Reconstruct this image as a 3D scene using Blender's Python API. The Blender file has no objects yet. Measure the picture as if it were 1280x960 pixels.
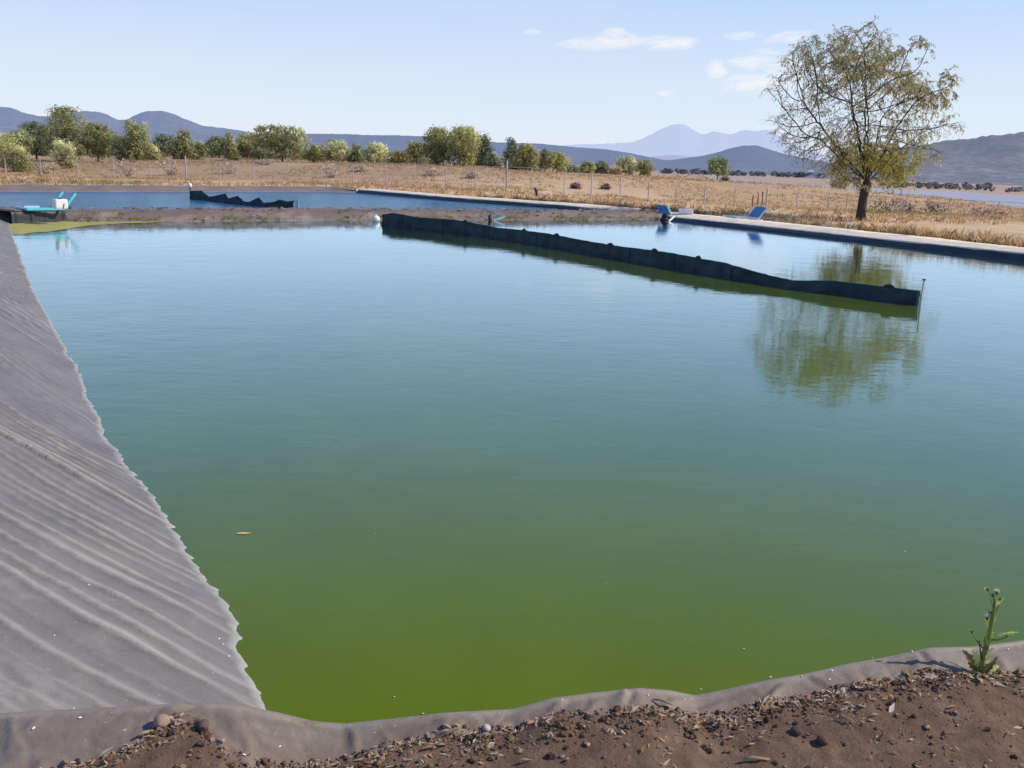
import bpy, bmesh, math, random
import numpy as np
from mathutils import Vector, Matrix, noise
from mathutils.geometry import delaunay_2d_cdt
random.seed(7); rng = np.random.default_rng(7)
scene = bpy.context.scene
COL = scene.collection
D2R = math.radians

# ------------------------------------------------------------------ camera model (survey of the site from the photo)
FP = 1200.0; PITCH = math.atan(278/FP); ROLL = D2R(1.8); EYE = 2.2
cp_, sp_ = math.cos(PITCH), math.sin(PITCH); cr_, sr_ = math.cos(ROLL), math.sin(ROLL)
CF = Vector((0, cp_, -sp_)); CR = Vector((cr_, sr_*sp_, sr_*cp_)); CU = Vector((-sr_, cr_*sp_, cr_*cp_))
def ray(x, y): return CF + CR*((x-640)/FP) + CU*((480-y)/FP)
def W(x, y, z=0.0):                       # sight line down to a level
    d = ray(x, y); t = (z-EYE)/d.z; return Vector((d.x*t, d.y*t, z))
def P(x, y, Y):                           # sight line out to a distance
    d = ray(x, y); t = Y/d.y; return Vector((d.x*t, Y, EYE+d.z*t))

# ------------------------------------------------------------------ helpers
def tag(o, label=None, cat=None, group=None, kind=None):
    if label: o['label'] = label
    if cat: o['category'] = cat
    if group: o['group'] = group
    if kind: o['kind'] = kind
    return o
def empty(name, loc, rz=0.0):
    o = bpy.data.objects.new(name, None); COL.objects.link(o)
    o.location = loc; o.rotation_euler = (0, 0, rz); o.empty_display_size = 0.2
    return o
class MB:
    def __init__(s): s.v = []; s.f = []; s.c = []; s.mi = []
    def add(s, vs, fs, col=None, mi=0):
        b = len(s.v); s.v.extend([tuple(p) for p in vs])
        for f in fs: s.f.append(tuple(i+b for i in f)); s.mi.append(mi); s.c.append(col)
    def box(s, c, size, rot=None, col=None, mi=0, bev=0.0):
        bm = bmesh.new(); bmesh.ops.create_cube(bm, size=1.0)
        bmesh.ops.scale(bm, vec=size, verts=bm.verts)
        if bev: bmesh.ops.bevel(bm, geom=bm.edges[:], offset=bev, segments=2, affect='EDGES', profile=.6)
        if rot is not None: bmesh.ops.transform(bm, matrix=rot.to_4x4(), verts=bm.verts)
        bmesh.ops.translate(bm, vec=c, verts=bm.verts)
        bm.verts.index_update()
        s.add([v.co[:] for v in bm.verts], [[v.index for v in f.verts] for f in bm.faces], col, mi); bm.free()
    def tube(s, pts, rad, n=6, col=None, mi=0, cap=True):
        pts = [Vector(p) for p in pts]; m = len(pts); vs = []; fs = []
        for i, p in enumerate(pts):
            t = (pts[min(i+1, m-1)]-pts[max(i-1, 0)])
            if t.length < 1e-9: t = Vector((0, 0, 1))
            t.normalize()
            a = t.cross(Vector((0.3, 0.9, 0.12)));
            if a.length < .05: a = t.cross(Vector((1, 0, 0)))
            a.normalize(); b = t.cross(a)
            r = rad[i] if hasattr(rad, '__len__') else rad
            for k in range(n):
                th = 2*math.pi*k/n; vs.append(p+a*(r*math.cos(th))+b*(r*math.sin(th)))
        for i in range(m-1):
            for k in range(n):
                fs.append((i*n+k, i*n+(k+1) % n, (i+1)*n+(k+1) % n, (i+1)*n+k))
        if cap: fs.append(tuple(range(n-1, -1, -1))); fs.append(tuple((m-1)*n+k for k in range(n)))
        s.add(vs, fs, col, mi)
    def build(s, name, mats, parent=None, smooth=False, loc=None):
        me = bpy.data.meshes.new(name); me.from_pydata(s.v, [], s.f); me.update()
        if not isinstance(mats, (list, tuple)): mats = [mats]
        for m in mats: me.materials.append(m)
        if len(mats) > 1: me.polygons.foreach_set('material_index', s.mi)
        if any(c is not None for c in s.c):
            at = me.attributes.new('tint', 'FLOAT_COLOR', 'FACE')
            at.data.foreach_set('color', np.array([(c if c is not None else (1, 1, 1))[:3]+(1.0,) if c is not None else (1, 1, 1, 1) for c in s.c], dtype=np.float32).ravel())
        if smooth: me.polygons.foreach_set('use_smooth', [True]*len(me.polygons))
        o = bpy.data.objects.new(name, me); COL.objects.link(o)
        if parent is not None: o.parent = parent
        if loc is not None: o.location = loc
        return o
def vattr(o, name, vals):
    at = o.data.attributes.new(name, 'FLOAT', 'POINT'); at.data.foreach_set('value', np.asarray(vals, dtype=np.float32))
def lerp_tab(tab, x):
    xs = [t[0] for t in tab]; return np.interp(x, xs, [t[1] for t in tab])
def nz(x, y, z=0.0, oct=4, h=1.0): return noise.fractal(Vector((x, y, z)), h, 2.0, oct)
def strip(prof_rows, name, mat, parent=None, smooth=True):
    """rows of points -> grid mesh"""
    n = len(prof_rows[0]); v = [p for r in prof_rows for p in r]; f = []
    for i in range(len(prof_rows)-1):
        for j in range(n-1): f.append((i*n+j, i*n+j+1, (i+1)*n+j+1, (i+1)*n+j))
    mb = MB(); mb.add(v, f); return mb.build(name, mat, parent, smooth)
def resample(pts, step):
    pts = [Vector(p) for p in pts]; out = [pts[0]]
    for a, b in zip(pts, pts[1:]):
        n = max(1, int((b-a).length/step))
        for i in range(1, n+1): out.append(a.lerp(b, i/n))
    return out
def smooth_line(pts, it=3):
    pts = [p.copy() for p in pts]
    for _ in range(it):
        q = [pts[0]]+[(pts[i-1]+pts[i]*2+pts[i+1])/4 for i in range(1, len(pts)-1)]+[pts[-1]]
        pts = q
    return pts
def normals2(pts, side):
    out = []
    for i in range(len(pts)):
        t = pts[min(i+1, len(pts)-1)]-pts[max(i-1, 0)]; t = Vector((t.x, t.y, 0)).normalized()
        out.append(Vector((-t.y, t.x, 0))*side)
    return out

# ------------------------------------------------------------------ materials
def newmat(name):
    m = bpy.data.materials.new(name); m.use_nodes = True; nt = m.node_tree
    b = nt.nodes['Principled BSDF']; return m, nt, b
class N:
    def __init__(s, nt): s.nt = nt
    def n(s, t, **kw):
        o = s.nt.nodes.new(t)
        for k, v in kw.items(): setattr(o, k, v)
        return o
    def l(s, a, b): s.nt.links.new(a, b)
    def coord(s, scale=(1, 1, 1)):
        g = s.n('ShaderNodeNewGeometry'); m = s.n('ShaderNodeMapping'); m.inputs['Scale'].default_value = scale
        s.l(g.outputs['Position'], m.inputs['Vector']); return m.outputs['Vector']
    def noise(s, vec, scale, detail=5, rough=.6, dist=0.0):
        o = s.n('ShaderNodeTexNoise'); o.inputs['Scale'].default_value = scale; o.inputs['Detail'].default_value = detail
        o.inputs['Roughness'].default_value = rough; o.inputs['Distortion'].default_value = dist
        s.l(vec, o.inputs['Vector']); return o.outputs['Fac']
    def ramp(s, fac, stops):
        o = s.n('ShaderNodeValToRGB'); e = o.color_ramp.elements
        while len(e) > len(stops): e.remove(e[-1])
        while len(e) < len(stops): e.new(.5)
        for k, (p, c) in enumerate(stops): e[k].position = p; e[k].color = (*c, 1) if len(c) == 3 else c
        s.l(fac, o.inputs['Fac']); return o.outputs['Color']
    def mix(s, fac, a, b, mode='MIX'):
        o = s.n('ShaderNodeMix', data_type='RGBA', blend_type=mode)
        for sock, v in ((o.inputs[0], fac), (o.inputs[6], a), (o.inputs[7], b)):
            if isinstance(v, (int, float)): sock.default_value = v
            elif isinstance(v, tuple): sock.default_value = (*v, 1) if len(v) == 3 else v
            else: s.l(v, sock)
        return o.outputs[2]
    def math(s, op, a, b=None, clamp=False):
        o = s.n('ShaderNodeMath', operation=op, use_clamp=clamp)
        for i, v in enumerate((a, b)):
            if v is None: continue
            if isinstance(v, (int, float)): o.inputs[i].default_value = v
            else: s.l(v, o.inputs[i])
        return o.outputs[0]
    def mapr(s, v, a, b, c=0.0, d=1.0):
        o = s.n('ShaderNodeMapRange'); s.l(v, o.inputs[0])
        for i, q in enumerate((a, b, c, d)): o.inputs[i+1].default_value = q
        return o.outputs[0]
    def bump(s, h, strength, dist, normal=None):
        o = s.n('ShaderNodeBump'); o.inputs['Strength'].default_value = strength; o.inputs['Distance'].default_value = dist
        s.l(h, o.inputs['Height'])
        if normal is not None: s.l(normal, o.inputs['Normal'])
        return o.outputs['Normal']
    def attr(s, name, out='Color'):
        o = s.n('ShaderNodeAttribute'); o.attribute_name = name; return o.outputs[out]

def plain(name, col, rough=.7, var=.25, scale=8.0, bump=.2, metal=0.0):
    m, nt, b = newmat(name); g = N(nt); v = g.coord()
    f = g.noise(v, scale, 6, .65)
    lo = tuple(c*(1-var) for c in col); hi = tuple(min(1, c*(1+var)) for c in col)
    g.l(g.ramp(f, [(.25, lo), (.75, hi)]), b.inputs['Base Color'])
    b.inputs['Roughness'].default_value = rough; b.inputs['Metallic'].default_value = metal
    if bump: g.l(g.bump(g.noise(v, scale*6, 5), bump, .01), b.inputs['Normal'])
    return m
def leafmat(name, col, trans=.35, var=.3):
    m, nt, b = newmat(name); g = N(nt)
    c = g.mix(1.0, col, g.attr('tint'), 'MULTIPLY')
    nt.nodes.remove(b); out = nt.nodes['Material Output']
    d = g.n('ShaderNodeBsdfDiffuse'); t = g.n('ShaderNodeBsdfTranslucent'); mx = g.n('ShaderNodeMixShader')
    mx.inputs[0].default_value = trans
    g.l(c, d.inputs[0]); g.l(c, t.inputs[0]); g.l(d.outputs[0], mx.inputs[1]); g.l(t.outputs[0], mx.inputs[2])
    g.l(mx.outputs[0], out.inputs[0]); return m

def water_mat(name, deep, ripple, rscale, rough=.03, patch=(.3, .7), gain=1.6, cut=.062):
    """murky water: a lit body colour under a mirror whose share follows Fresnel"""
    m, nt, b = newmat(name); g = N(nt); v = g.coord((1, 1, 1)); nt.nodes.remove(b)
    big = g.mapr(g.noise(g.coord((1, .55, 1)), .28, 5, .6, .8), .3, .7)
    col = g.mix(big, tuple(c*.86 for c in deep), tuple(c*1.14 for c in deep))
    n1 = g.noise(g.coord((.7, 1.2, 1)), rscale, 3, .5, .4); n2 = g.noise(g.coord((1, 1, 1)), rscale*.28, 2, .5)
    n3 = g.noise(v, rscale*4.5, 2, .5)
    h = g.math('ADD', g.math('ADD', g.math('MULTIPLY', n1, .5), g.math('MULTIPLY', n2, 1.0)), g.math('MULTIPLY', n3, .08))
    wind = g.mapr(g.noise(g.coord((1, .35, 1)), .10, 3, .55), patch[0], patch[1], .35, 1.25)
    nrm = g.bump(g.math('MULTIPLY', h, wind), 1.0, ripple)
    d = g.n('ShaderNodeBsdfDiffuse'); g.l(col, d.inputs[0])
    gl = g.n('ShaderNodeBsdfGlossy'); gl.inputs['Roughness'].default_value = rough; gl.inputs[0].default_value = (.75, .89, 1, 1); g.l(nrm, gl.inputs['Normal'])
    fr = g.n('ShaderNodeFresnel'); fr.inputs['IOR'].default_value = 1.45; g.l(nrm, fr.inputs['Normal'])
    f = g.math('MULTIPLY', g.math('SUBTRACT', fr.outputs[0], cut), gain, True)
    mx = g.n('ShaderNodeMixShader'); g.l(f, mx.inputs[0]); g.l(d.outputs[0], mx.inputs[1]); g.l(gl.outputs[0], mx.inputs[2])
    g.l(mx.outputs[0], nt.nodes['Material Output'].inputs[0])
    return m

M = {}
M['water'] = water_mat('green pond water', (.104, .152, .008), .0050, 5.0)
M['water_far'] = water_mat('blue pond water', (.035, .11, .21), .06, 3.2, .12, (.3, .7), .62, .06)
M['lake'] = water_mat('hazy lake water', (.40, .36, .375), .3, .3, .35, (.3, .7), .25, .05)
M['algae'] = plain('algae scum', (.34, .32, .075), .8, .35, 2.0, .1)
M['concrete'] = plain('pale concrete path', (.68, .58, .46), .9, .30, 2.2, .4)
M['post'] = plain('concrete post', (.46, .41, .39), .9, .1, 3, 0)
M['wire'] = plain('fence wire', (.38, .33, .31), .6, .1, 3, 0)
M['turq'] = plain('turquoise paint', (.10, .55, .62), .5, .12, 9, .05)
M['paleblue'] = plain('pale blue paint', (.42, .68, .80), .5, .1, 9, .05)
M['bluepanel'] = plain('blue panel', (.05, .20, .42), .55, .2, 5, .05)
M['white'] = plain('white paint', (.80, .78, .76), .5, .05, 6, .05)
M['black'] = plain('dark rubber', (.02, .022, .025), .6, .2, 9, .1)
M['net'] = plain('dark green netting', (.030, .046, .052), .85, .6, 2.2, .5)
M['nethem'] = plain('green hem rope', (.03, .13, .12), .8, .2, 12, .1)
M['mint'] = plain('mint painted post', (.35, .65, .55), .6, .1, 9, .05)
M['darkliner'] = plain('dark liner', (.026, .029, .033), .55, .4, 2.5, .35)
M['bark'] = plain('bark', (.060, .045, .038), .95, .4, 9, .6)
M['bark_far'] = plain('far bark', (.07, .055, .05), .95, .3, 2, 0)
M['leaf'] = leafmat('olive foliage', (1, 1, 1), .5)
M['straw'] = leafmat('straw', (1, 1, 1), .42)
M['clod'] = leafmat('clod tint', (1, 1, 1), 0.0)
M['rock'] = plain('rock', (.20, .14, .12), .9, .35, 40, .5)

# grey pond liner sheet (ridge = pale dusty fold crests, their lit contrast painted in)
def liner_mat(name, base, dust_highlight, soil=None):
    m, nt, b = newmat(name); g = N(nt); v = g.coord()
    f = g.noise(v, 1.6, 6, .6, .6); f2 = g.noise(g.coord((1, 1, 1)), 9, 6, .7)
    c = g.mix(g.mapr(f, .3, .7), tuple(x*.82 for x in base), tuple(x*1.14 for x in base))
    c = g.mix(g.math('MULTIPLY', g.attr('ridge', 'Fac'), .8, True), c, dust_highlight)
    c = g.mix(g.mapr(f2, .5, .8, 0, .34), c, tuple(x*.58 for x in base))
    st = g.math('MULTIPLY', g.mapr(g.noise(g.coord((1, 1, 1)), 4.5, 7, .72, .8), .54, .66), g.mapr(g.noise(v, .9, 3), .42, .62))
    c = g.mix(g.math('MULTIPLY', st, .42), c, (.30, .25, .20))
    sep = g.n('ShaderNodeSeparateXYZ'); g.l(v, sep.inputs[0])
    edge = g.mapr(g.math('ADD', sep.outputs[2], g.math('MULTIPLY', g.noise(v, 14, 2), .014)), .004, .024, 1.0, 0.0)
    c = g.mix(g.math('MULTIPLY', edge, .65), c, (.55, .53, .47))
    if soil is not None:
        sf = g.math('MULTIPLY', g.attr('soil', 'Fac'), g.mapr(g.noise(v, 16, 6, .7), .32, .55), True)
        c = g.mix(sf, c, soil)
    specks = g.mapr(g.noise(v, 60, 2, .5), .72, .76)
    c = g.mix(g.math('MULTIPLY', specks, .5), c, (.6, .55, .48))
    g.l(c, b.inputs['Base Color'])
    b.inputs['Roughness'].default_value = .58; b.inputs['Specular IOR Level'].default_value = .35
    h = g.math('ADD', g.math('MULTIPLY', f2, 1.0), g.math('MULTIPLY', g.noise(g.coord(), 42, 4, .6), .7))
    vo = g.n('ShaderNodeTexVoronoi', feature='DISTANCE_TO_EDGE'); vo.inputs['Scale'].default_value = 3.2; wp = g.n('ShaderNodeVectorMath', operation='ADD'); nzv = g.n('ShaderNodeTexNoise'); nzv.inputs['Scale'].default_value = 2.5; g.l(v, nzv.inputs['Vector']); g.l(v, wp.inputs[0]); g.l(nzv.outputs['Color'], wp.inputs[1]); g.l(wp.outputs[0], vo.inputs['Vector'])
    crease = g.mapr(vo.outputs['Distance'], 0, .03, 1, 0)
    h = g.math('ADD', h, g.math('MULTIPLY', crease, g.mapr(g.noise(v, 2.2, 3), .5, .7, 0, .3)))
    g.l(g.bump(h, .45, .009), b.inputs['Normal']); return m
M['liner'] = liner_mat('grey liner', (.192, .173, .158), (.46, .405, .355))
M['rimliner'] = liner_mat('dusty rim liner', (.21, .165, .128), (.36, .30, .235), (.20, .130, .085))
M['bankliner'] = liner_mat('bank liner', (.20, .162, .145), (.48, .42, .36), (.17, .108, .074))

# ground: dry grass field far, bare soil near
def ground_mat():
    m, nt, b = newmat('dry ground'); g = N(nt); v = g.coord()
    lo = g.noise(v, .045, 5, .6); mid = g.noise(v, .5, 6, .7); fine = g.noise(v, 9, 8, .75)
    grass = g.ramp(mid, [(.2, (.38, .25, .145)), (.5, (.62, .43, .26)), (.8, (.72, .54, .36))])
    grass = g.mix(g.mapr(lo, .52, .68, 0, .7), grass, (.33, .20, .135))
    grass = g.mix(g.mapr(g.noise(g.coord((1, .3, 1)), .09, 4, .6), .60, .70, 0, .75), grass, (.20, .20, .06))
    soil = g.ramp(fine, [(.2, (.09, .056, .037)), (.5, (.195, .122, .080)), (.8, (.33, .22, .15))])
    vor = g.n('ShaderNodeTexVoronoi'); vor.inputs['Scale'].default_value = 130; g.l(v, vor.inputs['Vector'])
    peb = g.mapr(vor.outputs['Distance'], .16, .26, 1, 0)
    pm = g.math('MULTIPLY', peb, g.mapr(g.noise(v, 70, 1), .46, .56))
    soil = g.mix(g.math('MULTIPLY', pm, .75), soil, g.mix(g.noise(v, 90, 1), (.12, .07, .055), (.56, .42, .30)))
    soil = g.mix(g.mapr(g.noise(v, 3.2, 4, .6), .4, .7, 0, .5), soil, (.15, .092, .066))
    far = g.mix(g.mapr(g.noise(v, .012, 4), .45, .6), (.34, .22, .13), (.50, .34, .20))
    sx = g.n('ShaderNodeSeparateXYZ'); g.l(v, sx.inputs[0])
    far = g.mix(g.mapr(sx.outputs[0], -8, 14, 0, .85), far, g.mix(g.mapr(g.noise(v, .03, 5), .35, .65), (.40, .26, .15), (.58, .40, .24)))
    dist = g.n('ShaderNodeVectorMath', operation='LENGTH'); g.l(v, dist.inputs[0])
    c = g.mix(g.attr('soil', 'Fac'), grass, soil)
    c = g.mix(g.math('MULTIPLY', g.mapr(g.math('ADD', dist.outputs['Value'], g.math('MULTIPLY', g.noise(v, .12, 4), 26)), 100, 118, 0, .9), 1.0), c, far)
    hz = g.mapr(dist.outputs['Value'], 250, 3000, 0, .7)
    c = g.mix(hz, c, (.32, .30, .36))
    g.l(c, b.inputs['Base Color']); b.inputs['Roughness'].default_value = .95; b.inputs['Specular IOR Level'].default_value = .1
    h = g.math('ADD', fine, g.math('MULTIPLY', g.noise(v, 55, 6, .75), .5))
    h = g.math('ADD', h, g.math('MULTIPLY', pm, .25))
    g.l(g.bump(h, .9, .02), b.inputs['Normal']); return m
M['ground'] = ground_mat()

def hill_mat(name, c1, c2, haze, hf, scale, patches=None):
    m, nt, b = newmat(name); g = N(nt); v = g.coord()
    f = g.noise(v, scale, 8, .65); f2 = g.noise(g.coord((1, 1, 2.5)), scale*5, 6, .7)
    c = g.mix(g.mapr(f, .35, .65), c1, c2)
    c = g.mix(g.mapr(f2, .45, .62, 0, .8), c, tuple(x*.5 for x in c1))
    if patches: 
        sep = g.n('ShaderNodeSeparateXYZ'); g.l(v, sep.inputs[0])
        low = g.mapr(sep.outputs[2], patches[2], patches[3], 1, 0)
        pf = g.mapr(g.noise(g.coord((1, 1, 4)), scale*3.2, 5, .6), .52, .60)
        c = g.mix(g.math('MULTIPLY', pf, g.math('MULTIPLY', low, .8)), c, patches[0])
        c = g.mix(g.math('MULTIPLY', g.mapr(g.noise(g.coord((1, 1, 3)), scale*6, 5, .6), .5, .58), g.math('MULTIPLY', low, .7)), c, patches[1])
    b.inputs['Roughness'].default_value = 1; b.inputs['Specular IOR Level'].default_value = 0
    g.l(c, b.inputs['Base Color'])
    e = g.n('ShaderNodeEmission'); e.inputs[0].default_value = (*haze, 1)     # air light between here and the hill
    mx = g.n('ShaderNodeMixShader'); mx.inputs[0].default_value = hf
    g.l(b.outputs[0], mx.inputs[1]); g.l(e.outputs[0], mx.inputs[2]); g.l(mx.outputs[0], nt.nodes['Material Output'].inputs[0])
    return m

# ------------------------------------------------------------------ world, sun
SUN_EL = D2R(39); SUN_DIR = Vector((math.cos(SUN_EL)*.999, math.cos(SUN_EL)*.03, math.sin(SUN_EL))).normalized()
def make_world():
    w = bpy.data.worlds.new('World'); scene.world = w; w.use_nodes = True; nt = w.node_tree; g = N(nt)
    bg = nt.nodes['Background']
    sky = g.n('ShaderNodeTexSky', sky_type='NISHITA'); sky.sun_disc = False
    sky.sun_elevation = SUN_EL; sky.sun_rotation = math.atan2(SUN_DIR.x, SUN_DIR.y)
    sky.air_density = 1.0; sky.dust_density = .6; sky.ozone_density = 2.0; sky.altitude = 1900
    hs = g.n('ShaderNodeHueSaturation'); hs.inputs['Saturation'].default_value = 1.05; hs.inputs['Value'].default_value = 1.0
    g.l(sky.outputs[0], hs.inputs['Color'])
    tc = g.n('ShaderNodeTexCoord'); dirv = tc.outputs['Generated']
    sep = g.n('ShaderNodeSeparateXYZ'); g.l(dirv, sep.inputs[0])
    # thin haze veil, thickest near the horizon
    vf = g.mapr(sep.outputs[2], 0.0, .8, .92, .5)
    vc = g.ramp(g.mapr(sep.outputs[2], 0.0, .5), [(0, (.76, .83, .92)), (.14, (.71, .815, .955)), (.33, (.54, .71, 1.0)), (.50, (.30, .54, 1.0)), (.8, (.15, .36, .90)), (1, (.09, .24, .70))])
    vc10 = g.mix(1.0, vc, (10, 10, 10), 'MULTIPLY')
    base = g.mix(vf, hs.outputs[0], vc10)
    # a few wisps of fair-weather cloud
    tot = None
    for (px, py, sx, sy, k) in ((768, 53, 50, 7, 1.0), (838, 55, 30, 6, .9), (768, 41, 12, 5, .9), (925, 45, 22, 4, .8), (985, 47, 24, 6, .9), (897, 88, 10, 9, 1.0),
                                (940, 78, 28, 8, .9), (940, 104, 34, 9, .9), (985, 90, 26, 22, .7), (834, 116, 8, 3, .8), (664, 40, 8, 3, .8), (965, 66, 30, 10, .5)):
        d = ray(px, py).normalized(); rt = ray(px+sx, py).normalized()-d; up = ray(px, py-sy).normalized()-d
        sub = g.n('ShaderNodeVectorMath', operation='SUBTRACT'); g.l(dirv, sub.inputs[0]); sub.inputs[1].default_value = d
        def comp(ax):
            o = g.n('ShaderNodeVectorMath', operation='DOT_PRODUCT'); g.l(sub.outputs[0], o.inputs[0]); o.inputs[1].default_value = ax/ax.length_squared
            return g.math('MULTIPLY', o.outputs['Value'], o.outputs['Value'])
        r2 = g.math('ADD', comp(rt), comp(up))
        e = g.math('MULTIPLY', g.mapr(r2, 0, 3.4, 1, 0), k)
        tot = e if tot is None else g.math('MAXIMUM', tot, e)
    mp = g.n('ShaderNodeMapping'); mp.inputs['Scale'].default_value = (1, 1, 3.4); g.l(dirv, mp.inputs[0])
    nn = g.noise(mp.outputs[0], 22, 9, .68, 1.2); n2 = g.noise(mp.outputs[0], 75, 7, .65, .8)
    nn = g.math('ADD', g.math('MULTIPLY', nn, .7), g.math('MULTIPLY', n2, .3))
    cl = g.mapr(g.math('ADD', g.math('MULTIPLY', tot, .30), nn), .60, .92, 0, .85)
    cl = g.math('MULTIPLY', cl, g.mapr(tot, .02, .45))
    veil2 = g.mapr(g.noise(mp.outputs[0], 3.0, 5, .6), .45, .75, 0, .10)
    c = g.mix(veil2, base, (8.2, 8.4, 8.6))
    c = g.mix(cl, c, (9.6, 9.3, 9.0))
    g.l(c, bg.inputs[0]); bg.inputs[1].default_value = .104
make_world()
sun = bpy.data.lights.new('sun', 'SUN'); sun.energy = 4.4; sun.angle = D2R(.53); sun.color = (1, .92, .78)
so = bpy.data.objects.new('sun', sun); COL.objects.link(so); so.rotation_euler = (-SUN_DIR).to_track_quat('-Z', 'Y').to_euler()

# ------------------------------------------------------------------ trees list (px, base y, distance, width px, top y, style, tint, label)
OL = (.155, .150, .055); YG = (.205, .195, .075); DK = (.10, .115, .062); PL = (.24, .235, .125); GR = (.135, .15, .065); OR = (.22, .16, .08)
TREES = [
 (-4, 214, 108, 64, 166, 'round', YG, 'yellow-green dense tree at the far left edge of the tree line'),
 (24, 215, 106, 34, 184, 'bush', YG, 'low yellow-green bush beside the leftmost tree, above the fence'),
 (26, 203, 126, 32, 163, 'round', GR, 'mid green tree with thin trunk between leftmost tree and dark trees'),
 (46, 200, 140, 36, 153, 'round', DK, 'darkest green tree left of the tall drooping willow'),
 (82, 201, 133, 54, 134, 'willow', OL, 'tallest tree of the left line, drooping willow with umbrella top'),
 (80, 211, 112, 26, 176, 'bush', PL, 'pale silvery bush standing in front of the tall drooping willow'),
 (123, 203, 130, 44, 154, 'round', OL, 'broad round olive tree just right of the tall drooping willow'),
 (150, 204, 128, 17, 166, 'willow', PL, 'thin pale tree squeezed left of the conical willow'),
 (172, 202, 128, 42, 146, 'cone', OL, 'tall conical willow below the gap between two purple hills'),
 (191, 201, 124, 18, 182, 'bush', YG, 'small yellow-green bush at right foot of the tall conical willow'),
 (207, 197, 150, 28, 168, 'round', DK, 'dark green tree under the rounded purple hilltop'),
 (229, 199, 136, 29, 159, 'cone', OL, 'cone shaped willow behind the tall left fence post'),
 (251, 196, 150, 22, 177, 'bush', GR, 'low dull green bush right of the cone shaped willow'),
 (274, 197, 145, 28, 171, 'round', GR, 'rounded green tree at left of the slim upright tree'),
 (289, 201, 136, 16, 160, 'cone', OL, 'slim upright tree poking above its neighbours, left of the widest tree'),
 (309, 198, 145, 28, 168, 'round', OL, 'olive tree between the slim upright tree and the widest tree'),
 (323, 199, 142, 15, 163, 'cone', GR, 'narrow dark tree touching left side of the widest tree'),
 (353, 203, 128, 64, 159, 'round', OL, 'widest tree of the left line, domed crown reaching low'),
 (396, 203, 132, 26, 183, 'bush', OL, 'low olive bush right of the widest domed tree'),
 (419, 204, 134, 34, 176, 'round', PL, 'pale olive tree with two humps left of the leaning narrow tree'),
 (446, 204, 134, 17, 177, 'cone', GR, 'narrow leaning tree left of the round pale tree'),
 (471, 205, 128, 31, 180, 'round', PL, 'round pale silvery tree standing alone above the fence'),
 (498, 204, 136, 24, 190, 'bush', OL, 'lowest bush between round pale tree and tall middle clump'),
 (521, 205, 134, 24, 178, 'round', OL, 'shorter tree at left side of the tall middle clump'),
 (546, 207, 122, 36, 160, 'willow', OL, 'tall left tree of the middle clump with shaggy crown'),
 (577, 208, 120, 42, 158, 'willow', YG, 'bright yellow-green willow in the centre of the middle clump'),
 (604, 208, 126, 26, 163, 'cone', DK, 'dark bluish green tree on right side of the middle clump'),
 (640, 212, 126, 21, 168, 'cone', DK, 'dark upright tree right behind the tall corner fence post'),
 (657, 215, 122, 30, 180, 'willow', OL, 'olive tree leaning right beside the dark upright tree'),
 (681, 216, 132, 20, 187, 'round', DK, 'small dark tree left of the last yellow-green tree'),
 (696, 218, 126, 26, 191, 'round', YG, 'last yellow-green tree at right end of the line'),
 (733, 220, 170, 17, 203, 'round', OL, 'small round olive tree alone right of the tree line'),
 (752, 221, 175, 17, 202, 'round', DK, 'small dark round tree left of the orange bush'),
 (768, 222, 172, 12, 208, 'bush', OR, 'small orange-brown bush between dark tree and paired trees'),
 (782, 223, 178, 24, 196, 'round', PL, 'left tree of the pair standing under the pale volcano'),
 (804, 224, 178, 23, 200, 'round', OL, 'right tree of the pair standing under the pale volcano'),
 (896, 230, 240, 28, 196, 'lone', GR, 'lone bright green tree with visible trunk in front of rounded hill'),
 (1049, 243, 260, 18, 221, 'lone', OL, 'tiny lollipop shaped tree by the lake, left of the big trunk'),
]
SHRUBS = [(58, 221, 100, 26, 205), (160, 222, 98, 30, 199), (212, 221, 100, 26, 197), (286, 220, 102, 24, 204), (330, 216, 112, 20, 203), (413, 223, 98, 26, 206),
          (450, 222, 104, 18, 209), (540, 224, 100, 22, 212), (590, 226, 98, 20, 214), (860, 227, 210, 34, 217), (880, 229, 215, 26, 219)]
DSHRUBS = [(1098, 263, 80, 34, 251), (1122, 264, 82, 32, 250), (1143, 266, 80, 30, 253), (1228, 271, 70, 34, 261), (1246, 273, 70, 24, 263), (1170, 264, 85, 26, 254), (720, 234, 95, 13, 230), (757, 234, 98, 10, 231), (905, 236, 190, 10, 232)]

# ------------------------------------------------------------------ fence posts survey (px, base y, distance, tall?)
def fence_base(px): return lerp_tab([(-60, 221), (0, 222.5), (235, 225.5), (400, 228), (441, 229), (640, 236), (700, 241), (820, 251), (957, 262), (1034, 266), (1130, 271), (1214, 276), (1278, 281), (1340, 285)], px)
def fence_dist(px): return lerp_tab([(-60, 92), (0, 92), (400, 89), (640, 82), (700, 82), (820, 87), (957, 88), (1034, 92), (1130, 90), (1214, 86), (1278, 82), (1340, 78)], px)

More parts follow.
